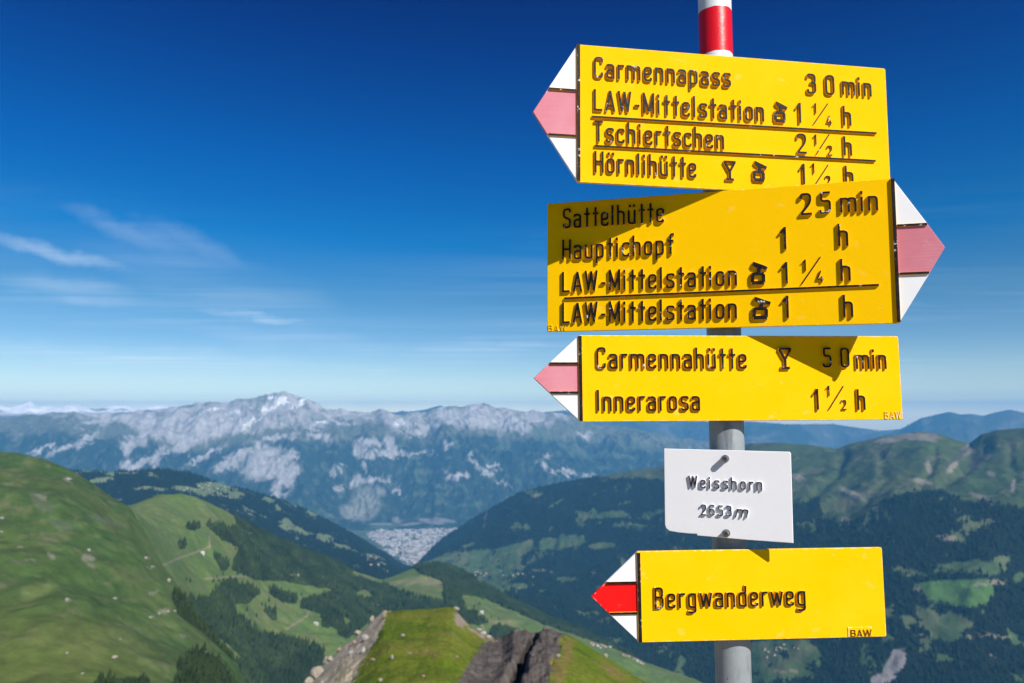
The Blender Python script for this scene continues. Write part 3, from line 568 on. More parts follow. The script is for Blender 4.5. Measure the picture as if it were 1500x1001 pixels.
# --- far ranges
sl = seg(20, 21, 22); x, y = X[sl], Y[sl]; px, py = PX[sl], PY[sl]
base(sl, (.075, .085, .07)); over(sl, sstep(-.1, .4, fbm(x, y, 2500, 5, 180, .6)), (.03, .045, .03)); over(sl, sstep(.1, .5, fbm(x, y, 900, 4, 181, .6))*.6, (.20, .19, .18))
snow = sstep(8, -1, py-(604+7*fbm(x, y, 2600, 4, 182)))*sstep(-.55, -.1, fbm(x*1.3, y, 1500, 5, 183, .65))*sstep(330, 250, px)
over(sl, snow, (.92, .93, .95))

SL5 = slice(starts[5], starts[8]); x5, y5 = X[SL5], Y[SL5]; p5x = PX[SL5]+5*fbm(x5, y5, 60, 4, 201, .6); p5y = PY[SL5]+3*fbm(x5, y5, 50, 4, 202, .6)
m5 = np.zeros(x5.shape, bool)
for p in ([(262, 968), (290, 950), (318, 962), (342, 990), (355, 1020), (240, 1020), (258, 990)], [(133, 1004), (146, 990), (170, 993), (215, 991), (222, 1010), (133, 1015)], [(250, 870), (262, 862), (290, 905), (330, 940), (352, 965), (350, 975), (300, 930), (262, 900)]): m5 |= inpoly(p5x, p5y, p)
C[SL5][m5] = (.03, .05, .018)
M_LAND = {}
def land_material(name, bscale, bdist, rough=.95, fine=0.0, fscale=1.0):
    m, t, b = material(name)
    at = nd(t, 'ShaderNodeAttribute'); at.attribute_name = 'ground_cover'
    pos = nd(t, 'ShaderNodeNewGeometry').outputs['Position']
    n = noise(t, fscale, 5, .65, pos, .3, .7)
    mm = nd(t, 'ShaderNodeMix', data_type='RGBA', blend_type='MULTIPLY'); mm.inputs[0].default_value = 1
    t.links.new(at.outputs['Color'], mm.inputs[6])
    g = nd(t, 'ShaderNodeCombineColor')
    v = mth(t, 'ADD', mth(t, 'MULTIPLY', n, fine), 1-fine*.5)
    for i in range(3): t.links.new(v, g.inputs[i])
    t.links.new(g.outputs[0], mm.inputs[7])
    t.links.new(mm.outputs[2], b.inputs['Base Color'])
    b.inputs['Roughness'].default_value = rough; b.inputs['Specular IOR Level'].default_value = .08
    bump(t, b, noise(t, bscale, 6, .65, pos), bdist, 1.0)
    return m
def land(name, ids, mat, label=None):
    a = starts[ids[0]]; b = starts[ids[-1]+1]
    nr = b-a+1
    V = np.stack([X[a:b+1], Y[a:b+1], Z[a:b+1]], -1).reshape(-1, 3).astype(np.float32)
    i = np.arange(nr-1)[:, None]*NC+np.arange(NC)[None, :]
    j = np.arange(nr-1)[:, None]*NC+((np.arange(NC)+1) % NC)[None, :]
    j = j[:, :-1]; i = i[:, :-1]
    F = np.stack([i, j, j+NC, i+NC], -1).reshape(-1, 4)
    me = bpy.data.meshes.new(name)
    me.vertices.add(len(V)); me.vertices.foreach_set('co', V.ravel())
    me.loops.add(F.size); me.loops.foreach_set('vertex_index', F.ravel().astype(np.int32))
    me.polygons.add(len(F)); me.polygons.foreach_set('loop_start', (np.arange(len(F))*4).astype(np.int32))
    me.polygons.foreach_set('use_smooth', np.ones(len(F), bool))
    me.update(calc_edges=True)
    ca = me.color_attributes.new('ground_cover', 'FLOAT_COLOR', 'POINT')
    cc = np.ones((len(V), 4), np.float32); cc[:, :3] = C[a:b+1].reshape(-1, 3); ca.data.foreach_set('color', cc.ravel())
    me.materials.append(mat)
    o = bpy.data.objects.new(name, me); COL.objects.link(o); o['kind'] = 'structure'
    if label: o['label'] = label
    return o
land('grassy_knoll', (0, 1, 2, 3, 4), land_material('alpine_turf', 1.1, .5, fine=.7, fscale=1.3), 'near green knoll with a pale scree edge and a dark rock gully')
land('green_hillside', (5, 6, 7), land_material('hillside_turf', .08, 2.5, fine=.55, fscale=.05), 'steep green hillside filling the lower left')
land('pasture_hill', (8, 9, 10), land_material('pasture', .04, 3, fine=.4, fscale=.06), 'pasture hill with forest and meadows in the middle distance')
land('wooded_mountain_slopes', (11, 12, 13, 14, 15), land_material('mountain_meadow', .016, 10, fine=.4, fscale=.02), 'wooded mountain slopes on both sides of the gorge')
land('valley_floor', (16,), land_material('valley_ground', .01, 3, fine=.5, fscale=.02), 'flat valley floor with the town')
land('rocky_mountain_range', (17, 18, 19), land_material('limestone_and_forest', .006, 30, fine=.5, fscale=.008), 'long mountain range with pale cliffs above forest')
land('distant_snowy_range', (20, 21, 22), land_material('far_rock', .003, 50, fine=.3, fscale=.003), 'distant blue ranges with snow on the left')

# ------------------------------------------------------------------ trees
def leaf_material(name, c1, c2, sc=.05):
    m, t, b = material(name)
    pos = nd(t, 'ShaderNodeNewGeometry').outputs['Position']
    c = mixc(t, noise(t, sc, 3, .6, pos, .35, .65), c1, c2)
    t.links.new(c, b.inputs['Base Color']); b.inputs['Roughness'].default_value = .9; b.inputs['Specular IOR Level'].default_value = .0
    return m
M_CON = leaf_material('spruce_needles', (.018, .030, .012), (.044, .066, .022), .012)
M_CON3 = leaf_material('far_spruce_needles', (.008, .015, .009), (.017, .026, .012), .02)
rng = np.random.default_rng(5)
def sample_cells(ids, mask, n, weight=None):
    """random points on the land inside a mask, uniform per ground area"""
    a = starts[ids[0]]; b = starts[ids[-1]+1]
    x, y = X[a:b], Y[a:b]
    dr = np.diff(R[a:b+1], axis=0) if b < NR else np.diff(R[a-1:b], axis=0)
    da = np.gradient(AZ)[None, :]
    area = R[a:b]*dr*da*mask
    vis = (np.abs(np.degrees(AZ)) < 37.5)[None, :]
    p = (area*vis).ravel().astype(float)
    if weight is not None: p = p*weight.ravel()
    if p.sum() <= 0: return np.zeros((0, 3))
    idx = rng.choice(p.size, n, p=p/p.sum())
    ii, jj = idx//NC, idx % NC
    ii2 = np.minimum(a+ii+1, NR-1); jj2 = np.minimum(jj+1, NC-1); u = rng.random(n)[:, None]; v = rng.random(n)[:, None]
    P0 = np.stack([X, Y, Z], -1)
    A_, B_2, C_, D_ = P0[a+ii, jj], P0[a+ii, jj2], P0[ii2, jj], P0[ii2, jj2]
    return (A_*(1-v)+B_2*v)*(1-u)+(C_*(1-v)+D_*v)*u
def cones(name, pts, hmin, hmax, mat, sides=6, tiers=1, broad=.24):
    n = len(pts); hgt = hmin+(hmax-hmin)*rng.random(n)**1.2; rad = hgt*broad*(.75+.5*rng.random(n)); ph = rng.random(n)*6.28
    vs, fs = [], []; off = 0
    for k in range(tiers):
        z0 = hgt*(-.05 if k == 0 else .42); z1 = hgt*(1. if k == tiers-1 else .72); rr = rad*(1. if k == 0 else .68)
        ring = []
        for s in range(sides):
            a = ph+2*np.pi*s/sides; jr = rr*(.8+.4*rng.random(n))
            ring.append(np.stack([pts[:, 0]+np.cos(a)*jr, pts[:, 1]+np.sin(a)*jr, pts[:, 2]+z0+hgt*.06*rng.random(n)], -1))
        tip = np.stack([pts[:, 0]+rad*.12*(rng.random(n)-.5), pts[:, 1], pts[:, 2]+z1], -1)
        V = np.concatenate([np.stack(ring, 1), tip[:, None]], 1)       # n, sides+1, 3
        base_i = off+np.arange(n)[:, None]*(sides+1)
        F = np.stack([np.stack([base_i[:, 0]+s, base_i[:, 0]+(s+1) % sides, base_i[:, 0]+sides], -1) for s in range(sides)], 1).reshape(-1, 3)
        vs.append(V.reshape(-1, 3)); fs.append(F); off += n*(sides+1)
    V = np.concatenate(vs).astype(np.float32); F = np.concatenate(fs).astype(np.int32)
    me = bpy.data.meshes.new(name); me.vertices.add(len(V)); me.vertices.foreach_set('co', V.ravel())
    me.loops.add(F.size); me.loops.foreach_set('vertex_index', F.ravel()); me.polygons.add(len(F)); me.polygons.foreach_set('loop_start', (np.arange(len(F))*3).astype(np.int32))
    me.update(calc_edges=True); me.materials.append(mat)
    o = bpy.data.objects.new(name, me); COL.objects.link(o); return o
s8 = slice(starts[8], starts[11]); m8 = f2[:starts[10]-starts[8]]
pts = sample_cells((8, 9), m8, 30000)
prop(cones('hillside_spruces', sample_cells((5, 6, 7), m5, 1500), 4.5, 9, M_CON, 6, 2), 'clump of spruces at the foot of the green hillside', kind='stuff')
prop(cones('spruce_forest', pts, 11, 24, M_CON, 6, 1), 'dark spruce forest on the pasture hill', kind='stuff')
a11 = starts[11]; b15 = starts[15]
m11 = FOREST3[:b15-a11]
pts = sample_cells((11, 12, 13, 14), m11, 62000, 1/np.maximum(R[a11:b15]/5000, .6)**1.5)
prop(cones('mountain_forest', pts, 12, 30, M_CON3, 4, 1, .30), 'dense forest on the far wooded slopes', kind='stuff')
def ground_at(px, py, rmin, rmax):
    """where the line of sight through a surveyed point meets the land between two distances"""
    a, te = azte(px, py); j = int(np.argmin(np.abs(AZ-a)))
    col_r, col_z = R[:, j], Z[:, j]
    rr = np.linspace(rmin, rmax, 4000); zz = np.interp(rr, col_r, col_z)
    hit = np.nonzero(zz >= te*rr)[0]
    r = rr[hit[0]] if len(hit) else rr[np.argmax(zz/rr)]
    return (r*math.sin(a), r*math.cos(a), float(np.interp(r, col_r, col_z)), r)
# lone trees on the pastures, each its own thing
def conifer(h, seed):
    rnd = random.Random(seed); V, Fc = [], []
    tiers = 6; n = 9
    for k in range(tiers):
        z0 = h*(.10+.80*k/tiers); z1 = min(h, z0+h*.34); r = h*.20*(1-k/(tiers+.5)); i = len(V)
        for s in range(n):
            a = 6.283*s/n+k; q = r*rnd.uniform(.7, 1.25); V.append((q*math.cos(a), q*math.sin(a), z0-h*.03*rnd.random()))
        V.append((0, 0, z1))
        for s in range(n): Fc.append((i+s, i+(s+1) % n, i+n))
        Fc.append(tuple(range(i, i+n))[::-1])
    return V, Fc
tree_me = []
for s in range(3):
    V, Fc = conifer(17, s); me = bpy.data.meshes.new('crown'); me.from_pydata(V, [], Fc); me.materials.append(M_CON); tree_me.append(me)
M_TRUNK, tt_, bb_ = material('spruce_bark'); bb_.inputs['Base Color'].default_value = (.09, .06, .04, 1); tt_.links.new(mixc(tt_, noise(tt_, 2, 3), (.07, .05, .035), (.12, .085, .06)), bb_.inputs['Base Color'])
V = [(r*math.cos(a), r*math.sin(a), z) for z, r in ((-1, .35), (3, .28)) for a in [k*1.047 for k in range(6)]]
trunk_me = bpy.data.meshes.new('trunk'); trunk_me.from_pydata(V, [], [(k, (k+1) % 6, 6+(k+1) % 6, 6+k) for k in range(6)]); trunk_me.materials.append(M_TRUNK)
LONE = [(313, 852, 'hill'), (321, 853, 0), (327, 843, 0), (336, 851, 0), (348, 843, 0), (357, 844, 0), (266, 798, 0), (273, 851, 0), (279, 853, 0), (384, 887, 0), (389, 889, 0), (394, 882, 0), (403, 876, 0), (415, 884, 0), (424, 875, 0), (442, 873, 0), (448, 940, 0), (452, 942, 0), (468, 856, 0), (312, 854, 0), (395, 900, 0), (401, 905, 0), (376, 904, 0), (362, 896, 0), (318, 847, 0), (345, 806, 0), (540, 880, 0), (695, 890, 0), (703, 886, 0), (690, 899, 0), (720, 905, 0), (731, 908, 0)]
def place(name_empty, loc, rz, sc): 
    o = empty(name_empty, loc, (0, 0, rz)); o.scale = (sc,)*3; return o
for i, (px_, py_, _) in enumerate(LONE):
    gx_, gy_, gz_, r_ = ground_at(px_, py_, 2100, 4200)
    o = place('spruce_tree', (gx_, gy_, gz_), i*1.3, .75+.07*(i*7 % 6))
    prop(o, 'small dark spruce standing alone '+('beside the dirt track on the pasture hill' if px_ < 300 else 'between the woods on the upper pasture' if px_ < 375 else 'in the lower clearing of the pasture hill' if px_ < 600 else 'on the fields right of the knoll top'), 'tree', 'lone spruces on the pastures')
    c = bpy.data.objects.new('crown', tree_me[i % 3]); COL.objects.link(c); c.parent = o
    c = bpy.data.objects.new('trunk', trunk_me); COL.objects.link(c); c.parent = o

# ------------------------------------------------------------------ buildings
def plain(name, c1, c2, rough=.8, sc=.3):
    m, t, b = material(name); t.links.new(mixc(t, noise(t, sc, 3), c1, c2), b.inputs['Base Color']); b.inputs['Roughness'].default_value = rough; return m
WALLS = [plain('white_render', (.62, .60, .57), (.50, .48, .46)), plain('cream_render', (.60, .54, .44), (.52, .46, .38)), plain('grey_render', (.45, .45, .46), (.38, .38, .40))]
ROOFS = [plain('red_tile', (.30, .12, .08), (.22, .09, .07)), plain('brown_tile', (.20, .13, .10), (.14, .10, .08)), plain('pale_flat_roof', (.58, .57, .57), (.42, .42, .43)), plain('stone_slab_roof', (.33, .31, .30), (.26, .25, .24))]
M_DARKW = plain('window_glass', (.03, .035, .04), (.05, .055, .06), .3)
M_BEAM = plain('weathered_timber', (.16, .09, .05), (.22, .13, .08), .9, 2)
def house_mesh(w, d, h, rh, wall, roof, name='house'):
    V = [(-w/2, -d/2, -4), (w/2, -d/2, -4), (w/2, d/2, -4), (-w/2, d/2, -4), (-w/2, -d/2, h), (w/2, -d/2, h), (w/2, d/2, h), (-w/2, d/2, h)]
    e = .6
    F = [(0, 1, 5, 4), (1, 2, 6, 5), (2, 3, 7, 6), (3, 0, 4, 7)]; fm = [0]*4
    if rh > .5:
        V += [(-w/2, 0, h+rh), (w/2, 0, h+rh)]; F += [(4, 8, 7), (5, 6, 9)]; fm += [0, 0]
        b = len(V); V += [(-w/2-e, -d/2-e, h-.4), (w/2+e, -d/2-e, h-.4), (w/2+e, 0, h+rh+.3), (-w/2-e, 0, h+rh+.3), (w/2+e, d/2+e, h-.4), (-w/2-e, d/2+e, h-.4)]
        F += [(b, b+1, b+2, b+3), (b+3, b+2, b+4, b+5)]; fm += [1, 1]
    else:
        b = len(V); V += [(-w/2-.2, -d/2-.2, h+.05), (w/2+.2, -d/2-.2, h+.05), (w/2+.2, d/2+.2, h+.05), (-w/2-.2, d/2+.2, h+.05), (-w/2-.2, -d/2-.2, h+.6), (w/2+.2, -d/2-.2, h+.6), (w/2+.2, d/2+.2, h+.6), (-w/2-.2, d/2+.2, h+.6)]
        F += [(b, b+1, b+5, b+4), (b+1, b+2, b+6, b+5), (b+2, b+3, b+7, b+6), (b+3, b, b+4, b+7), (b+4, b+5, b+6, b+7)]; fm += [1]*5
    me = bpy.data.meshes.new(name); me.from_pydata(V, [], F); me.materials.append(wall); me.materials.append(roof); me.polygons.foreach_set('material_index', fm); me.update(); return me
rnd = random.Random(11)
HM = []
for k in range(14):
    big = k % 7 == 0
    w = rnd.uniform(50, 85) if big else rnd.uniform(12, 24); d_ = rnd.uniform(26, 44) if big else rnd.uniform(10, 15)
    HM.append(house_mesh(w, d_, rnd.uniform(8, 14)+(6 if k % 5 == 0 else 0), 0 if big or k % 4 == 1 else rnd.uniform(3, 5), WALLS[k % 3 if k % 2 else 0], ROOFS[2 if big else (0, 2, 3, 0, 1, 2)[k % 6]]))
VM = [house_mesh(rnd.uniform(12, 20), rnd.uniform(9, 13), rnd.uniform(6, 9), rnd.uniform(3, 4.5), WALLS[k % 3], ROOFS[(0, 0, 1, 3, 0, 1, 0)[k]]) for k in range(7)]
VM2 = [house_mesh(rnd.uniform(12, 20), rnd.uniform(9, 13), rnd.uniform(6, 9), rnd.uniform(3, 4.5), WALLS[(k+1) % 3], ROOFS[(3, 1, 3, 2, 1, 3, 0)[k]]) for k in range(7)]
tp = sample_cells((16,), np.asarray(tw)*(.12+sstep(.22, -.05, fbm(x_tw, y_tw, 260, 4, 153, .7))), 1700)
order = np.argsort(np.hypot(tp[:, 0], tp[:, 1])); tp = tp[order]
near = tp[:285]; rest = tp[285:]
for i, p in enumerate(near):
    o = bpy.data.objects.new('town_house', HM[(i*5) % 14]); COL.objects.link(o); o.location = p; o.rotation_euler = (0, 0, .35+1.5708*rnd.randrange(2)+rnd.uniform(-.15, .15))
    prop(o, 'tiny pale building among others in the distant valley town', 'house', 'houses of the valley town')
Vs, Fs, Ms = [], [], []
for i, p in enumerate(rest):
    me = HM[(i*5+i//14) % 14]; a = .35+1.5708*rnd.randrange(2)+rnd.uniform(-.2, .2); ca, sa = math.cos(a), math.sin(a); b = len(Vs)
    Vs += [(p[0]+v.co.x*ca-v.co.y*sa, p[1]+v.co.x*sa+v.co.y*ca, p[2]+v.co.z) for v in me.vertices]
    for q in me.polygons: Fs.append(tuple(b+k for k in q.vertices)); Ms.append([m.name for m in WALLS+ROOFS].index(me.materials[q.material_index].name))
o = mesh_obj('town_buildings', Vs, Fs, WALLS+ROOFS, None, False, Ms); prop(o, 'mass of tiny buildings of the distant valley town', kind='stuff')
VILL = [('village on the left wooded slope', 'tiny KIND house in the village on the left wooded slope', [(300, 714, 30, 8, 20), (318, 726, 14, 4, 8)], 5000, 7600, .62),
        ('village above the gorge', 'tiny KIND house of the village right of the town', [(680, 841, 38, 5, 34), (660, 846, 18, 4, 8)], 5200, 8600, .8),
        ('farms on the right-hand meadows', 'tiny KIND farmhouse on the meadows below the wooded slope', [(715, 868, 16, 6, 7), (770, 842, 24, 9, 10)], 5000, 8000, .7),
        ('village behind the knoll', 'small KIND house of the village just above the knoll edge', [(880, 944, 24, 5, 18), (925, 970, 14, 3, 7), (940, 978, 8, 3, 3)], 3000, 4000, .62),
        ('hamlet below the lowest sign', 'tiny KIND house of the hamlet under the lowest yellow sign', [(1150, 950, 22, 6, 12), (1128, 956, 14, 5, 7)], 3600, 6000, .55),
        ('houses at the gorge mouth', 'tiny KIND house at the mouth of the gorge left of the town', [(548, 822, 16, 8, 16), (608, 824, 8, 3, 5)], 5200, 9900, 1.1)]
for grp, lab, spots, r0, r1, sc in VILL:
    for cx0, cy0, sx, sy, n in spots:
        VM_ = VM if 'knoll' in grp or 'gorge' in grp or 'hamlet' in grp else VM2
        for i in range(n):
            p = ground_at(cx0+rnd.gauss(0, .5)*sx, cy0+rnd.gauss(0, .5)*sy, r0, r1)
            o = bpy.data.objects.new('village_house', VM_[(i*4) % 7]); COL.objects.link(o); o.location = p[:3]; o.scale = (sc,)*3
            rc = {'red_tile': 'red-roofed', 'brown_tile': 'brown-roofed', 'stone_slab_roof': 'grey-roofed', 'pale_flat_roof': 'pale-roofed'}[o.data.materials[1].name]
            o.rotation_euler = (0, 0, rnd.uniform(-.6, .6)); prop(o, lab.replace('KIND', rc), 'house', grp)
def chalet(px_, py_, r0, r1, w, d_, h, wall, roof, rot, label, nwin=3):
    p = ground_at(px_, py_, r0, r1)
    e = empty('alpine_hut', p[:3], (0, 0, rot)); prop(e, label, 'hut')
    me = house_mesh(w, d_, h, h*.6, wall, roof)
    import bmesh
    for nm, mi in (('wall', 0), ('roof', 1)):
        bm = bmesh.new(); bm.from_mesh(me); bmesh.ops.delete(bm, geom=[f for f in bm.faces if f.material_index != mi], context='FACES')
        m2 = bpy.data.meshes.new(nm); bm.to_mesh(m2); bm.free(); m2.materials.append(wall); m2.materials.append(roof)
        o = bpy.data.objects.new(nm, m2); COL.objects.link(o); o.parent = e
    for k in range(nwin):
        xx = -w/2+w*(k+.5)/nwin
        mesh_obj('window', [(xx-.6, -d_/2-.08, h*.4), (xx+.6, -d_/2-.08, h*.4), (xx+.6, -d_/2-.08, h*.75), (xx-.6, -d_/2-.08, h*.75), (xx-.6, -d_/2+.1, h*.4), (xx+.6, -d_/2+.1, h*.4), (xx+.6, -d_/2+.1, h*.75), (xx-.6, -d_/2+.1, h*.75)], [(0, 1, 2, 3), (0, 4, 5, 1), (1, 5, 6, 2), (2, 6, 7, 3), (3, 7, 4, 0)], M_DARKW, e)
chalet(432, 845, 2200, 4300, 30, 12, 6, WALLS[1], ROOFS[3], .15, 'long pale roofed barn at the forest edge on the pasture hill', 5)
chalet(463, 915, 2200, 4300, 12, 9, 5, WALLS[0], ROOFS[2], -.3, 'small white hut on the meadow left of the dark wood', 2)
chalet(297, 812, 2100, 4000, 10, 8, 5, WALLS[0], ROOFS[2], .3, 'small white hut beside the dirt track on the pasture hill', 2)
chalet(472, 847, 2200, 4300, 12, 9, 5, M_BEAM, ROOFS[3], .1, 'small wooden hut right of the long barn', 2)
chalet(706, 898, 2500, 4400, 12, 9, 5, WALLS[0], ROOFS[2], .1, 'little white barn on the fields right of the knoll top', 2)

# ------------------------------------------------------------------ boulders
def rock_material(name, c1, c2, sc):
    m, t, b = material(name); pos = nd(t, 'ShaderNodeTexCoord').outputs['Object']
    c = mixc(t, noise(t, sc, 6, .65, pos, .35, .65), c1, c2); t.links.new(c, b.inputs['Base Color']); b.inputs['Roughness'].default_value = .9
    bump(t, b, noise(t, sc*2.5, 6, .7, pos), .25/sc, 1); return m
M_RK1 = rock_material('pale_boulder', (.37, .33, .275), (.25, .215, .175), .9); M_RK2 = rock_material('white_limestone', (.48, .46, .43), (.32, .30, .27), .5); M_RK5 = rock_material('dark_shale_rock', (.15, .125, .11), (.085, .07, .062), .9); M_RK4 = rock_material('weathered_outcrop', (.34, .32, .29), (.20, .20, .17), .3); M_RK3 = rock_material('brown_boulder', (.33, .24, .17), (.22, .17, .13), .9)
def boulder(px_, py_, r0, r1, wpx, hpx, mat, label, seed, sink=.25):
    p = ground_at(px_, py_, r0, r1); s = p[3]*1.06/FPX
    import bmesh
    bm = bmesh.new(); bmesh.ops.create_icosphere(bm, subdivisions=3, radius=1)
    rd = random.Random(seed); cuts = [(Vector((rd.gauss(0, 1), rd.gauss(0, 1), rd.gauss(0, .8))).normalized(), rd.uniform(.62, .9)) for _ in range(11)]
    for v in bm.verts:
        for n_, dd in cuts:
            e_ = v.co.dot(n_)-dd
            if e_ > 0: v.co -= n_*e_*.92
        v.co *= 1+.05*math.sin(v.co.x*9+seed)*math.cos(v.co.y*7+v.co.z*5)
        v.co.x *= wpx*s*.5; v.co.y *= wpx*s*.42; v.co.z *= hpx*s*.5
        v.co.z += hpx*s*(.5-sink)
    me = bpy.data.meshes.new('boulder'); bm.to_mesh(me); bm.free(); me.materials.append(mat)
    o = bpy.data.objects.new('boulder', me); COL.objects.link(o); o.location = p[:3]; o.rotation_euler = (0, 0, -math.atan2(p[0], p[1])+rd.uniform(-.3, .3))
    prop(o, label, 'boulder', None); return o
BL = [(465, 992, 19, 19, M_RK1, 'large rounded pale boulder low on the left scree edge of the knoll'), (452, 1003, 13, 13, M_RK1, 'pale boulder cut by the bottom edge of the picture, left of the scree'),
      (535, 937, 11, 10, M_RK2, 'white angular boulder in the upper scree of the knoll'), (514, 958, 8, 6, M_RK2, 'small white rock in the middle of the scree'), (532, 956, 6, 9, M_RK2, 'narrow upright white rock in the scree beside the turf'),
      (546, 968, 7, 5, M_RK3, 'small tan rock on the turf just right of the scree'), (545, 909, 7, 9, M_RK1, 'pale rock on the skyline of the scree near the knoll top'), (519, 943, 6, 6, M_RK3, 'dark brown rock on the scree rim'),
      (478, 962, 9, 12, M_RK1, 'upright pale rock on the scree rim above the large boulder'), (484, 952, 9, 8, M_RK1, 'pale rock halfway up the scree rim'), (497, 944, 8, 6, M_RK3, 'brown ledge rock on the scree rim'), (524, 927, 10, 8, M_RK1, 'blocky pale rock on the upper scree rim'),
      (668, 894, 9, 6, M_RK1, 'pale rock at the right end of the flat knoll top'), (574, 966, 5, 8, M_RK1, 'small grey rock standing in the turf of the knoll'), (590, 932, 6, 4, M_RK1, 'small rock high on the turf of the knoll'), (557, 998, 6, 6, M_RK1, 'small rock low on the turf of the knoll'), (620, 992, 5, 4, M_RK3, 'small brown rock at the lower middle of the turf'),
      (600, 958, 7, 3, M_RK3, 'flat tan rock in the middle of the turf'), (669, 964, 5, 4, M_RK3, 'small tan rock on the right of the turf'),
      (702, 922, 8, 4, M_RK2, 'bright white rock on the ridge right of the knoll top'), (708, 929, 9, 5, M_RK2, 'bright white slab descending the ridge behind the knoll'), (716, 934, 8, 4, M_RK2, 'lowest white slab on the ridge before the dark gully'),
      (780, 962, 7, 8, M_RK5, 'grey rock beside the black cleft of the gully'), (818, 962, 6, 5, M_RK1, 'light rock at the right side of the dark gully'), (887, 961, 7, 6, M_RK1, 'pale rock on the right-hand turf edge'), (757, 927, 9, 6, M_RK5, 'brown crag on the crest of the dark gully'), (800, 923, 11, 6, M_RK5, 'dark crag at the top of the black cleft')]
for i, (px_, py_, w, h, m, lab) in enumerate(BL): boulder(px_, py_, 100, 215, w, h, m, lab, i+3)
BH = [(247, 852, 7, 9, 'white rock outcrop at the right rim of the green hillside'), (168, 878, 9, 6, 'white rock on the green hillside beside a pale gully'), (98, 880, 7, 7, 'grey rock low on the green hillside'), (168, 963, 10, 5, 'flat white rock near the bottom left'), (98, 958, 5, 5, 'small white rock left of the flat white rock'), (101, 703, 11, 6, 'white outcrop near the skyline of the green hillside'),
      (130, 807, 6, 6, 'pale rock in the middle of the green hillside'), (3, 760, 7, 6, 'white rock at the left edge of the picture, upper one'), (2, 780, 5, 4, 'small white rock at the left edge of the picture, lower one'), (121, 987, 6, 3, 'small pale rock at the bottom left'), (176, 937, 5, 3, 'tiny pale rock above the flat white rock'), (233, 900, 5, 6, 'cream rock in the cluster at the hillside rim'), (246, 897, 5, 5, 'grey rock in the cluster at the hillside rim'), (220, 905, 8, 4, 'flat tan rock below the cluster at the hillside rim'), (256, 896, 5, 4, 'rightmost rock in the cluster at the hillside rim'),
      (213, 818, 8, 5, 'broken pale outcrop high on the right flank of the hillside'), (222, 831, 9, 3, 'thin pale ledge below the broken outcrop')]
for i, (px_, py_, w, h, lab) in enumerate(BH): boulder(px_, py_, 480, 1700, w*.75, h*.7, M_RK4 if i % 3 else M_RK1, lab, i+41, .4)
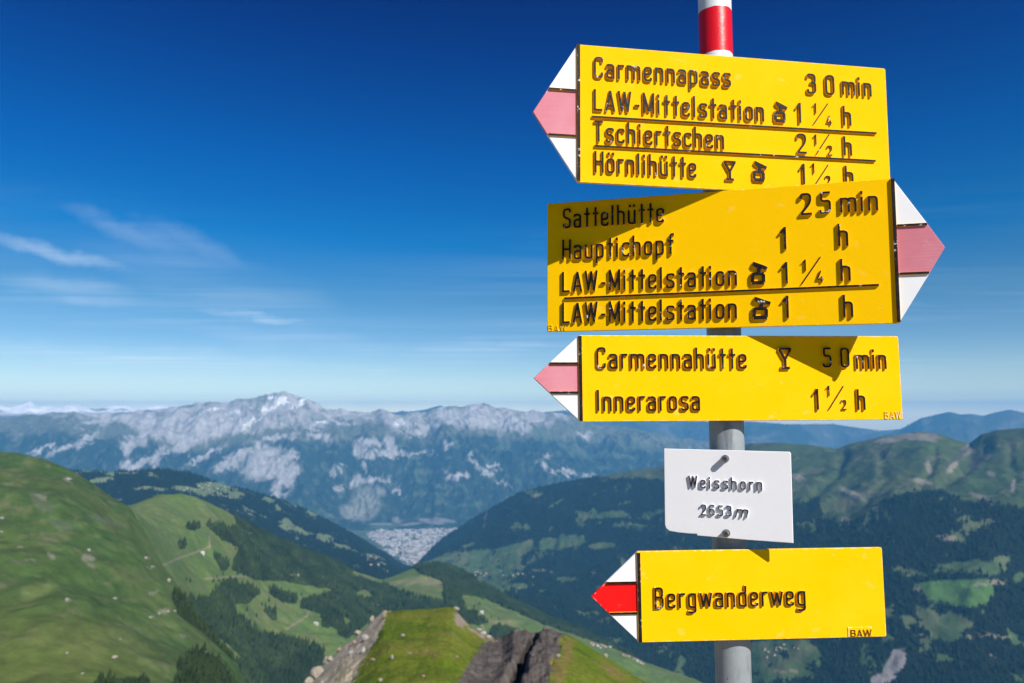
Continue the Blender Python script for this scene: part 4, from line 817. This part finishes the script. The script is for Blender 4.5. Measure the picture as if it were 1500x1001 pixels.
# ------------------------------------------------------------------ stroke lettering (raised letters of the cast signs)
def fillet(pts, rad, closed=False, n=5):
    pts = [Vector(p) for p in pts]; out = []
    m = len(pts)
    for i, p in enumerate(pts):
        if not closed and i in (0, m-1): out.append(p); continue
        a, c = pts[i-1], pts[(i+1) % m]
        d1, d2 = (a-p), (c-p); l1, l2 = d1.length, d2.length
        r = min(rad, l1*.5, l2*.5)
        p1, p2 = p+d1*(r/l1), p+d2*(r/l2)
        for k in range(n+1):
            t = k/n; out.append(p1*(1-t)**2+p*2*t*(1-t)+p2*t*t)
    return [tuple(v) for v in out]
HB = .051
T_, B_, X_ = 1-HB, HB, .70-HB
def glyphs():
    G = {}
    f = fillet
    l = HB; r = .335; R = .365
    def g(ch, w, *paths): G[ch] = (w, [p if isinstance(p, dict) else dict(p=p, c=False) for p in paths])
    def cl(p): return dict(p=p, c=True)
    g('C', .44, f([(R, .74), (R, T_), (l, T_), (l, B_), (R, B_), (R, .27)], .17))
    g('L', .40, [(l, 1), (l, B_), (.38, B_)])
    g('A', .46, [(.05, 0), (.23, 1-.03)], [(.23, 1-.03), (.41, 0)], [(.12, .28), (.34, .28)])
    g('W', .62, [(.05, 1), (.18, .03)], [(.18, .03), (.31, .97)], [(.31, .97), (.44, .03)], [(.44, .03), (.57, 1)])
    g('M', .56, [(l, 0), (l, 1)], [(l, .97), (.28, .12)], [(.28, .12), (.48, .97)], [(.48, 1), (.48, 0)])
    g('T', .44, [(.22, 0), (.22, T_)], [(.02, T_), (.42, T_)])
    g('H', .46, [(l, 0), (l, 1)], [(.38, 0), (.38, 1)], [(l, .52), (.38, .52)])
    g('S', .44, f([(R, .76), (R, T_), (l, T_), (l, .55), (R, .46), (R, B_), (l, B_), (l, .24)], .15))
    g('I', .16, [(l, 0), (l, 1)])
    g('B', .45, f([(l, T_), (R-.02, T_), (R-.02, .53), (l, .53)], .13), f([(l, .53), (R, .53), (R, B_), (l, B_)], .14), [(l, 0), (l, 1)])
    g('K', .45, [(l, 0), (l, 1)], [(l, .4), (.4, 1)], [(.2, .6), (.42, 0)])
    bowl = f([(r, .52), (r, X_), (l, X_), (l, B_), (r, B_), (r, .18)], .14)
    g('a', .42, f([(l, .53), (l, X_), (r, X_), (r, 0)], .13), f([(r, .40), (l, .40), (l, B_), (r, B_)], .12))
    g('c', .39, f([(r-.01, .52), (r-.01, X_), (l, X_), (l, B_), (r-.01, B_), (r-.01, .19)], .14))
    g('d', .42, [(r, 0), (r, 1)], f([(r, X_), (l, X_), (l, B_), (r, B_)], .14))
    g('e', .42, f([(l, .345), (r, .345), (r, X_), (l, X_), (l, B_), (r, B_), (r, .19)], .13))
    g('f', .32, f([(.16, 0), (.16, T_), (.33, T_)], .14), [(.01, X_), (.31, X_)])
    g('g', .42, f([(r, X_), (l, X_), (l, B_), (r, B_)], .14), f([(r, .70), (r, -.20), (l, -.20), (l, -.12)], .13))
    g('h', .42, [(l, 0), (l, 1)], f([(l, .50), (l, X_), (r, X_), (r, 0)], .15))
    g('i', .17, [(l, 0), (l, .70)], [(l, .80), (l, .96)])
    g('l', .17, [(l, 0), (l, 1)])
    g('m', .66, [(l, 0), (l, .70)], f([(l, .50), (l, X_), (.325, X_), (.325, 0)], .14), f([(.325, .50), (.325, X_), (.575, X_), (.575, 0)], .14))
    g('n', .42, [(l, 0), (l, .70)], f([(l, .50), (l, X_), (r, X_), (r, 0)], .15))
    g('o', .42, cl(f([(l, B_), (r, B_), (r, X_), (l, X_)], .15, True)))
    g('p', .42, [(l, -.24), (l, .70)], f([(l, X_), (r, X_), (r, B_), (l, B_)], .14))
    g('r', .30, [(l, 0), (l, .70)], f([(l, .46), (l, X_), (.29, X_)], .15))
    g('s', .40, f([(r, .54), (r, X_), (l, X_), (l, .39), (r, .32), (r, B_), (l, B_), (l, .17)], .11))
    g('t', .32, [(.16, 0), (.16, .96)], [(.01, X_), (.31, X_)])
    g('u', .42, f([(l, .70), (l, B_), (r, B_), (r, .20)], .15), [(r, 0), (r, .70)])
    g('w', .58, [(.05, .70), (.165, .03)], [(.165, .03), (.29, .67)], [(.29, .67), (.415, .03)], [(.415, .03), (.53, .70)])
    G['ü'] = (.42, G['u'][1]+[dict(p=[(.11, .82), (.11, .97)], c=False), dict(p=[(.31, .82), (.31, .97)], c=False)])
    G['ö'] = (.42, G['o'][1]+[dict(p=[(.11, .82), (.11, .97)], c=False), dict(p=[(.31, .82), (.31, .97)], c=False)])
    g('-', .30, [(.04, .37), (.26, .37)])
    g('0', .46, cl(f([(l, B_), (.38, B_), (.38, T_), (l, T_)], .19, True)))
    g('1', .34, [(.03, .70), (.20, .93)], [(.22, 0), (.22, 1)])
    g('2', .46, f([(l, .72), (l, T_), (.375, T_), (.375, .56), (.06, B_+.03)], .17), [(.03, B_), (.43, B_)])
    g('3', .46, f([(l, .78), (l, T_), (.36, T_), (.36, .54), (.17, .54)], .15), f([(.17, .54), (.375, .54), (.375, B_), (l, B_), (l, .22)], .16))
    g('4', .46, [(.28, 1), (.05, .28)], [(.04, .27), (.44, .27)], [(.33, .52), (.33, 0)])
    g('5', .46, [(.40, T_), (.09, T_)], f([(.10, .97), (.085, .55), (.375, .60), (.375, B_), (l, B_), (l, .20)], .15))
    g('6', .46, f([(.36, .80), (.36, T_), (l, T_), (l, B_), (.375, B_), (.375, .56), (l, .56)], .16))
    return G
GL = glyphs()
# the cable cabin and the cocktail glass, in units of the letter height
CAR = [dict(p=[(.14, .10), (.14, .46)], c=False, hw=.075), dict(p=[(.10, .09), (.66, .09)], c=False, hw=.085), dict(p=[(.62, .10), (.62, .46)], c=False, hw=.075),
       dict(p=[(.10, .47), (.66, .47)], c=False, hw=.07), dict(p=[(.42, .50), (.42, .74)], c=False, hw=.085), dict(p=[(.16, .94), (.80, .68)], c=False, hw=.085), dict(p=[(.20, .84), (.58, .70)], c=False, hw=.05)]
GLASS = [dict(p=[(.06, .95), (.62, .95)], c=False, hw=.05), dict(p=[(.08, .95), (.32, .48)], c=False, hw=.065), dict(p=[(.60, .95), (.36, .48)], c=False, hw=.055),
         dict(p=[(.34, .52), (.34, .10)], c=False, hw=.062), dict(p=[(.14, .06), (.54, .06)], c=False, hw=.06)]
FM = []
def ribbon(V, Fc, pts, closed, hw, H, base=0.0004, taper=.80):
    """one raised stroke: base width 2*hw, bevelled shoulders, flat top at height H (towards -y)"""
    m = len(pts); P = [Vector(p) for p in pts]
    prof = [(1.0, -base), (.97, H*.80), (taper, H)]
    rings = []
    for i in range(m):
        if closed: a, c = P[i-1], P[(i+1) % m]
        else: a, c = P[max(i-1, 0)], P[min(i+1, m-1)]
        d1 = (P[i]-a); d2 = (c-P[i])
        if d1.length < 1e-9: d1 = d2
        if d2.length < 1e-9: d2 = d1
        d1.normalize(); d2.normalize()
        t = d1+d2
        if t.length < 1e-6: t = d1
        t.normalize(); nrm = Vector((-t.y, t.x)); k = 1/max(.45, abs(nrm.dot(Vector((-d1.y, d1.x)))))
        ring = []
        for side in (1, -1):
            for s, h in (prof if side == 1 else prof[::-1]):
                e = Vector((0, 0))
                if not closed and s < 1:
                    e = t*(hw*(1-s))*(1 if i == 0 else -1 if i == m-1 else 0)
                q = P[i]+nrm*(side*hw*s*k)+e
                ring.append(len(V)); V.append((q.x, -h, q.y))
        rings.append(ring)
    cnt = m if closed else m-1
    for i in range(cnt):
        A, Bq = rings[i], rings[(i+1) % m]
        for j in range(5): Fc.append((A[j], A[j+1], Bq[j+1], Bq[j])); FM.append(1 if j in (0, 4) else 0)
    if not closed:
        Fc.append(tuple(rings[0][::-1])); Fc.append(tuple(rings[-1])); FM.extend((1, 1))
def glyph_mesh(name, paths, ox, oz, sx, sz, H, hwk, mat, parent, base_y=0.0, slant=0.0, hwfix=None):
    V, Fc = [], []; FM.clear()
    rnd = random.Random(int(abs(ox*1e5))+len(paths))
    for k, d in enumerate(paths):
        pts = [(ox+(p[0]+slant*p[1])*sx, oz+p[1]*sz) for p in d['p']]
        hw = d.get('hw', HB)*sz*hwk
        if hwfix: hw = hwfix
        ribbon(V, Fc, pts, d['c'], hw, H+k*.00004+rnd.uniform(0, .0001))
    if base_y: V = [(a, b+base_y, c) for a, b, c in V]
    me_o = mesh_obj(name, V, Fc, [mat, SIDE[0]], parent, fm=list(FM))
    return me_o
def write(sign, text, x0, x1, z0, cap, origin, mat, H=.0050, hwk=1.0, part='word', slant=None, track=.10, ch=None, single=None):
    """a word of raised letters between x0 and x1 (mm along the sign), baseline z0, cap height cap"""
    x0, x1, z0, cap = (v/1000 for v in (x0, x1, z0, cap))
    x0 -= origin[0]; x1 -= origin[0]; z0 -= origin[1]
    if text == '@car':
        o = glyph_mesh('cable_car_symbol', CAR, x0-.04*cap, z0, (x1-x0)/.80, cap, H, 1.0, mat, sign); return o
    if text == '@glass':
        o = glyph_mesh('cocktail_glass_symbol', GLASS, x0, z0, (x1-x0)/.68, cap, H, 1.0, mat, sign); return o
    if text == '/':
        return glyph_mesh('fraction_stroke', [dict(p=[(0, 0), (1, 1)], c=False)], x0, z0, x1-x0, cap, H*.5, 1, mat, sign, hwfix=.0010)
    ws = [GL[c][0] for c in text]
    if text in ('30', '50', '25'): track = .36 if text != '25' else .2
    nat = sum(ws)+track*(len(text)-1)
    k = (x1-x0)/nat
    if len(text) == 1 and not slant: k = min(max(k, cap*.75), cap*1.25); x0 = (x0+x1)/2-k*nat/2
    w = empty(part, (x0, 0, z0), parent=sign) if len(text) > 1 else sign
    rnd = random.Random(hash(len(text)*31+int(x0*1000)))
    x = 0 if len(text) > 1 else x0
    zb = 0 if len(text) > 1 else z0
    for c, wd in zip(text, ws):
        o = glyph_mesh('letter' if not c.isdigit() else 'digit', GL[c][1], x, zb+rnd.uniform(-.0002, .0002), k, cap, H, hwk, mat, w, slant=slant or 0)
        x += (wd+track)*k
    if len(text) > 1: w['label'] = 'raised %s lettering reading %s' % ('black' if mat is M_BLK else 'yellow', text)
    return w

# ------------------------------------------------------------------ signs on the post
POST_X, POST_Y, STAND = 0.37809, 1.31273, 0.046
def prism(name, poly, t, mat, parent, y0=0.0, bev=.0008):
    """flat plate: polygon in x-z, front at y0, thickness t away from the viewer, small bevel on the front rim"""
    n = len(poly); c = Vector((sum(p[0] for p in poly)/n, sum(p[1] for p in poly)/n))
    V, Fc = [], []
    def inset(d):
        out = []
        for i in range(n):
            a, b, e = Vector(poly[i-1]), Vector(poly[i]), Vector(poly[(i+1) % n])
            d1 = (b-a).normalized(); d2 = (e-b).normalized()
            n1 = Vector((-d1.y, d1.x)); n2 = Vector((-d2.y, d2.x)); bi = (n1+n2)
            bi = bi/max(bi.length_squared, 1e-9)*2
            out.append(b+bi*d)
        return out
    area = sum(poly[i-1][0]*poly[i][1]-poly[i][0]*poly[i-1][1] for i in range(n))
    sg = 1 if area > 0 else -1
    for (pp, y) in ((inset(sg*bev), y0), (inset(0), y0+bev), (inset(0), y0+t-bev*.5), (inset(sg*bev*.5), y0+t)):
        for q in pp: V.append((q.x, y, q.y))
    for k in range(3):
        for i in range(n):
            j = (i+1) % n; Fc.append((k*n+i, k*n+j, (k+1)*n+j, (k+1)*n+i))
    Fc.append(tuple(range(n))[::-1]); Fc.append(tuple(range(3*n, 4*n)))
    o = mesh_obj(name, V, Fc, mat, parent)
    import bmesh
    bm = bmesh.new(); bm.from_mesh(o.data); bmesh.ops.recalc_face_normals(bm, faces=bm.faces); bm.to_mesh(o.data); bm.free()
    return o
SIDE = [M_YEL]
def bar(name, x0, z0, x1, z1, w, H, mat, parent, base=0.0005):
    V, Fc = [], []; FM.clear()
    n = max(2, int(math.hypot(x1-x0, z1-z0)/.02))
    pts = [(x0+(x1-x0)*i/n, z0+(z1-z0)*i/n) for i in range(n+1)]
    ribbon(V, Fc, pts, False, w/2, H, base, .82)
    return mesh_obj(name, V, Fc, [mat, SIDE[0]], parent, fm=list(FM))
def rounded_rect(x0, z0, x1, z1, r, k=4):
    out = []
    for cx, cz, a0 in ((x1-r, z1-r, 0), (x0+r, z1-r, 90), (x0+r, z0+r, 180), (x1-r, z0+r, 270)):
        for i in range(k+1):
            a = math.radians(a0+90*i/k); out.append((cx+r*math.cos(a), cz+r*math.sin(a)))
    return out
def clamp(sign, x, z, parent_off):
    """steel strap behind the plate that holds it to the post"""
    V, Fc = [], []
    g = STAND-.0302-.005                                   # gap between plate back and post
    for (a, b, c, d, e, f2) in ((-.022, .022, .0052, .005+g-.0003, -.012, .012),):
        i = len(V)
        for xx in (a, b):
            for yy in (c, d):
                for zz in (e, f2): V.append((x+xx, yy, z+zz))
        Fc += [(i+q[0], i+q[1], i+q[2], i+q[3]) for q in ((0, 1, 3, 2), (4, 6, 7, 5), (0, 4, 5, 1), (2, 3, 7, 6), (0, 2, 6, 4), (1, 5, 7, 3))]
    # strap round the post
    n = 24; r0, r1 = .0304, .0322
    i0 = len(V)
    for k in range(n):
        a = 2*math.pi*k/n
        for r in (r0, r1):
            for zz in (-.010, .010): V.append((x+r*math.sin(a), STAND-r*math.cos(a), z+zz))
    for k in range(n):
        p = i0+4*k; q = i0+4*((k+1) % n)
        Fc += [(p, q, q+1, p+1), (p+2, p+3, q+3, q+2), (p, p+2, q+2, q), (p+1, q+1, q+3, p+3)]
    return mesh_obj('clamp', V, Fc, M_STL, sign)
def make_sign(phi, rho, box, name, label, cat, group):
    s0, s1, z0, z1 = (v/1000 for v in box)
    ph, rh = math.radians(phi), math.radians(rho)
    u = Vector((math.cos(ph)*math.cos(rh), math.sin(ph)*math.cos(rh), math.sin(rh)))
    v = Vector((-math.cos(ph)*math.sin(rh), -math.sin(ph)*math.sin(rh), math.cos(rh)))
    n = Vector((math.sin(ph), -math.cos(ph), 0))
    o0 = Vector((POST_X, POST_Y, 0))+n*STAND
    loc = o0+v*z0                                           # at the post, on the lower edge
    e = empty(name, loc, (0, -rh, ph))
    prop(e, label, cat, group)
    return e, (0.0, z0)
def arrow_sign(phi, rho, box, tip, ltop, lbot, side, label, red, yel, texts, lines, letter_h=.0050, post_z=None, group='yellow hiking signs on the post'):
    SIDE[0] = yel
    e, org = make_sign(phi, rho, box, 'hiking_sign', label, 'signpost board', group)
    s0, s1, z0, z1 = (v/1000 for v in box); z0 -= org[1]; z1 -= org[1]
    tx, tz = tip[0]/1000, tip[1]/1000-org[1]
    lt, lb = ltop/1000-org[1], lbot/1000-org[1]
    t = .005
    xb = s0 if side < 0 else s1
    xo = s1 if side < 0 else s0; rr = .0036
    cz_ = [(xo+side*rr*(1-math.sin(a)), z0+rr*(1-math.cos(a))) for a in (0, .39, .785, 1.18, 1.571)][::1]
    ct_ = [(xo+side*rr*(1-math.cos(a)), z1-rr*(1-math.sin(a))) for a in (0, .39, .785, 1.18, 1.571)]
    prism('panel', [(xb, z0)]+cz_+ct_+[(xb, z1)], t, yel, e)
    def edge_x(z, top):     # x on the slanted outline at height z
        zz = z1 if top else z0
        return xb+side*.0006+(tx-xb)*(zz-z)/(zz-tz)
    b = xb+side*.0003
    prism('white_field', [(b, z1), (edge_x(lt, True), lt), (b, lt)], t, M_WHT, e)
    prism('red_field', [(b, lt-.0002), (edge_x(lt, True), lt-.0002), (tx, tz), (edge_x(lb, False), lb+.0002), (b, lb+.0002)], t, red, e)['label'] = 'bright red middle field' if red is M_RED else 'sun-faded pink middle field'
    prism('white_field', [(b, z0), (b, lb), (edge_x(lb, False), lb)], t, M_WHT, e)
    bar('side_bar', xb-side*.0005, z0+.001, xb-side*.0005, z1-.001, .0058, .0046, M_BLK, e)
    for zz, tp in ((lt, True), (lb, False)):
        bar('divider_bar', xb+side*.003, zz, edge_x(zz, tp)-side*.0015, zz, .0040, .0034, M_BLK, e)
    for kx, s, a0, a1, zb, cap in texts:
        if s.startswith('~~'):
            write(e, s[2:], a0, a1, zb, cap, org, yel, H=.0016, hwk=1.0, track=.08)
        else:
            write(e, s.lstrip('~'), a0, a1, zb, cap, org, M_BLK, H=letter_h*(.7 if s.startswith('~') else 1), hwk=1.05 if s.startswith('~') else 1.0)
    for x0, za, x1, zb in lines:
        bar('underline', x0/1000, za/1000-org[1], x1/1000, zb/1000-org[1], .0036, .0044, M_BLK, e)
    cz = (post_z if post_z is not None else (box[2]+box[3])/2)/1000-org[1]
    clamp(e, 0, cz, 0)
    return e, org

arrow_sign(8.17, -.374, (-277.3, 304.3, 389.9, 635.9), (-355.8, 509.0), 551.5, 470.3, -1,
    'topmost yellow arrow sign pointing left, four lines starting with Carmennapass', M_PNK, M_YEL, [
('s1','Carmennapass',-250.0,1.0,575.8,38.3), ('s1','LAW-Mittelstation',-250.3,62.6,516.5,38.6), ('s1','@car',79.4,106.8,517.0,39.0),
('s1','1',121.2,134.4,518.6,37.6), ('s1','~1',155.5,164.1,539.3,19.2), ('s1','/',156.3,185.7,518.7,41.0), ('s1','~4',179.2,193.6,518.4,18.5), ('s1','h',212.6,230.7,519.3,37.1),
('s1','30',144.7,200.1,575.1,38.1), ('s1','min',212.9,273.0,577.3,37), ('s1','Tschiertschen',-250.5,-13.8,461.4,37.9), ('s1','2',121.4,141.6,462.4,36.9),
('s1','~1',153.4,162.9,480.7,19.1), ('s1','/',159.1,186.1,462.4,39.6), ('s1','~2',179.0,192.4,462.5,18.4), ('s1','h',211.7,229.7,463.8,35.8),
('s1','Hörnlihütte',-249.6,-65.9,407.0,38.3), ('s1','@glass',-18.9,7.6,405.9,35.7), ('s1','@car',35.7,64.6,406.5,37.3),
('s1','1',125.3,137.7,406.2,37.6), ('s1','~1',148.3,156.1,427.4,18.9), ('s1','/',155.4,182.4,406.9,39.0), ('s1','~2',173.8,187.0,406.8,18.3), ('s1','h',212.1,230.7,408.0,36.7)],
    [(-253.9, 506.0, 278.1, 509.4), (-249.5, 454.3, 274.1, 457.3)], post_z=560)
arrow_sign(-16.15, -.391, (-313.9, 272.4, 147.0, 388.9), (344.9, 268.8), 308.2, 228.1, 1,
    'yellow arrow sign pointing right, four lines starting with Sattelhütte, half in shadow', M_PNK, M_YELD, [
('s2','Sattelhütte',-283.6,-97.4,338.0,38.0), ('s2','Hauptichopf',-284.9,-82.1,279.0,38.6), ('s2','LAW-Mittelstation',-284.9,24.4,218.6,38.9), ('s2','LAW-Mittelstation',-284.9,23.1,161.4,38.6),
('s2','~~BAW',-311.9,-277.2,148.4,11.0), ('s2','25',127.0,178.6,335.0,38.4), ('s2','min',190.3,250.3,334.8,37), ('s2','1',93.7,107.4,277.6,39.2), ('s2','h',185.2,203.1,277.9,39.0),
('s2','@car',44.6,74.6,218.8,40.0), ('s2','1',94.9,108.0,219.0,37.1), ('s2','~1',128.1,136.6,239.8,19.3), ('s2','/',126.5,157.9,216.6,46.0), ('s2','~4',148.4,164.0,219.0,19.7), ('s2','h',187.0,204.8,219.2,38.0),
('s2','@car',45.5,78.3,159.0,38.9), ('s2','1',95.0,108.0,160.2,38.5), ('s2','h',189.2,206.4,158.6,38.2)],
    [(-281.0, 208.0, 245.2, 211.0)], post_z=270)
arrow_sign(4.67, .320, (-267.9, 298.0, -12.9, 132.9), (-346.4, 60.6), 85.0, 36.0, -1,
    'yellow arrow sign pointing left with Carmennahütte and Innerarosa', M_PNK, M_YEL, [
('s3','Carmennahütte',-240.4,22.0,75.6,37.0), ('s3','@glass',75.4,102.2,74.7,37.2), ('s3','50',155.0,205.5,77.5,35.0), ('s3','min',215.3,272.4,75.0,36.0),
('s3','Innerarosa',-240.4,-61.9,4.5,36.0), ('s3','1',135.6,147.8,4.5,37.0), ('s3','~1',159.7,168.6,28.4,17.9), ('s3','/',163.2,191.9,4.4,41.1), ('s3','~2',185.2,197.2,4.6,17.3), ('s3','h',214.0,230.4,4.4,36.2),
('s3','~~BAW',263.8,294.5,-10.9,12.0)], [], post_z=60)
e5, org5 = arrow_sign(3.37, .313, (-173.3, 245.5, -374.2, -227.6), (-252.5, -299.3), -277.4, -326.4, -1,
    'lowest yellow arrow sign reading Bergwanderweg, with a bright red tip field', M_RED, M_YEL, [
('s5','Bergwanderweg',-148.2,108.6,-319.7,34.6)], [], post_z=-290)
# raised maker's plate with black letters on the lowest sign
pl = prism('maker_plate', [(.1785, .0012), (.2195, .0012), (.2195, .0170), (.1785, .0170)], .0021, M_YEL, e5, -.0016, .0005)
x = .1825
for c, wd in zip('BAW', (.0105, .0105, .0125)):
    glyph_mesh('letter', GL[c][1], x, .0024, wd*2.05, .0112, .0024, .8, M_BLK, pl, base_y=-.0012); x += wd

# white name plate
e4, org4 = make_sign(-22.17, -.446, (-101.4, 106.9, -209.9, -62.6), 'name_plate', 'white plate reading Weisshorn 2653m, screwed to the post by two bolts', 'name plate', None)
z0, z1 = 0.0, .1473
poly = [(-.1014, .0165), (-.0995, .0105), (-.0935, .0062), (-.078, .0046), (-.060, .0040), (-.0472, .0044), (-.0468, .0016), (0.03, .0002), (.1069, .0), (.1069, .1445), (.1048, .1473), (-.1014, .1473)]
prism('plate', poly, .0035, M_WPLT, e4, 0, .0007)
SIDE[0] = M_WPLT
write(e4, 'Weisshorn', -59.4, 62.4, -127.4, 20.4, org4, M_BLK, H=.0036, hwk=.86, slant=.0, track=.16)
write(e4, '2653', -39.4, 12.6, -172.6, 18.0, org4, M_BLK, H=.0036, hwk=.86, slant=.0, track=.16)
write(e4, 'm', 16.0, 37.6, -172.8, 19.5, org4, M_BLK, H=.0036, hwk=.86, slant=.16)
clamp(e4, 0, .0737, 0)
for bx, bz in ((.0023, -.0768), (.0017, -.2008)):
    V, Fc = [], []; zc = bz-org4[1]; n = 18
    prof = [(.0048, .030), (.0048, .001), (.0064, .0), (.0064, -.0012), (.0052, -.0013), (.0052, -.0112), (.0046, -.0122), (.0030, -.0122), (.0028, -.0098), (.0, -.0098)]
    for r, y in prof:
        for k in range(n):
            a = 2*math.pi*k/n; rr = r*(1+(.05 if (k % 3 == 0 and .004 < r < .006 and y < -.001) else 0)); V.append((bx+rr*math.cos(a), y, zc+rr*math.sin(a)))
    for i in range(len(prof)-1):
        for k in range(n): Fc.append((i*n+k, i*n+(k+1) % n, (i+1)*n+(k+1) % n, (i+1)*n+k))
    mesh_obj('bolt', V, Fc, M_BLT, e4)

# ------------------------------------------------------------------ the post
post = empty('signpost', (POST_X, POST_Y, -1.75))
prop(post, 'grey steel post with red and white painted bands at its top', 'post')
def tube(name, z0, z1, r, mat, cap_top=False, inner=None, wob=.0):
    V, Fc = [], []; n = 64
    zs = [z0]+[z0+(z1-z0)*k/10 for k in range(1, 10)]+[z1]
    rnd = random.Random(7)
    for i, z in enumerate(zs):
        for k in range(n):
            a = 2*math.pi*k/n
            dz = wob*(math.sin(a*3+z*9)+.6*math.sin(a*7+2.1)+.5*math.sin(a*13+.7)) if i in (0, len(zs)-1) else 0
            V.append((r*math.sin(a), r*math.cos(a), z+dz+1.75))
    m = len(zs)
    for i in range(m-1):
        for k in range(n):
            j = (k+1) % n; Fc.append((i*n+k, i*n+j, (i+1)*n+j, (i+1)*n+k))
    if cap_top: Fc.append(tuple((m-1)*n+k for k in range(n))[::-1])
    o = mesh_obj(name, V, Fc, mat, post, True)
    for p in o.data.polygons:
        if len(p.vertices) > 4: p.use_smooth = False
    return o
BZ = (0.60, 0.6555, 0.737)
tube('pole', -1.75, BZ[0]+.004, .0298, M_STL)
tube('white_band', BZ[0], BZ[1]+.003, .0300, M_BWHT, wob=.0004)
tube('red_band', BZ[1], BZ[2]+.003, .0302, M_BRED, wob=.0004)
tube('white_band', BZ[2], BZ[2]+.16, .0300, M_BWHT, True, wob=0)
# ------------------------------------------------------------------ air
hz = float(Z.max())+40; HB_ = 37500
bx = [(sx*HB_, sy*HB_, z) for z in (float(Z.min())-5, hz) for sx, sy in ((-1, -1), (1, -1), (1, 1), (-1, 1))]
hm = bpy.data.materials.new('air'); hm.use_nodes = True; ht = hm.node_tree
for n in list(ht.nodes): ht.nodes.remove(n)
ho = nd(ht, 'ShaderNodeOutputMaterial'); hv = nd(ht, 'ShaderNodeVolumePrincipled')
hv.inputs['Color'].default_value = (0.15, 0.53, 1.0, 1); hv.inputs['Density'].default_value = 4.1e-5; hv.inputs['Anisotropy'].default_value = 0.0
ht.links.new(hv.outputs[0], ho.inputs['Volume'])
haze = mesh_obj('haze', bx, [(0, 3, 2, 1), (4, 5, 6, 7), (0, 1, 5, 4), (1, 2, 6, 5), (2, 3, 7, 6), (3, 0, 4, 7)], hm); haze['kind'] = 'stuff'
haze['label'] = 'blue mountain haze over the valleys'
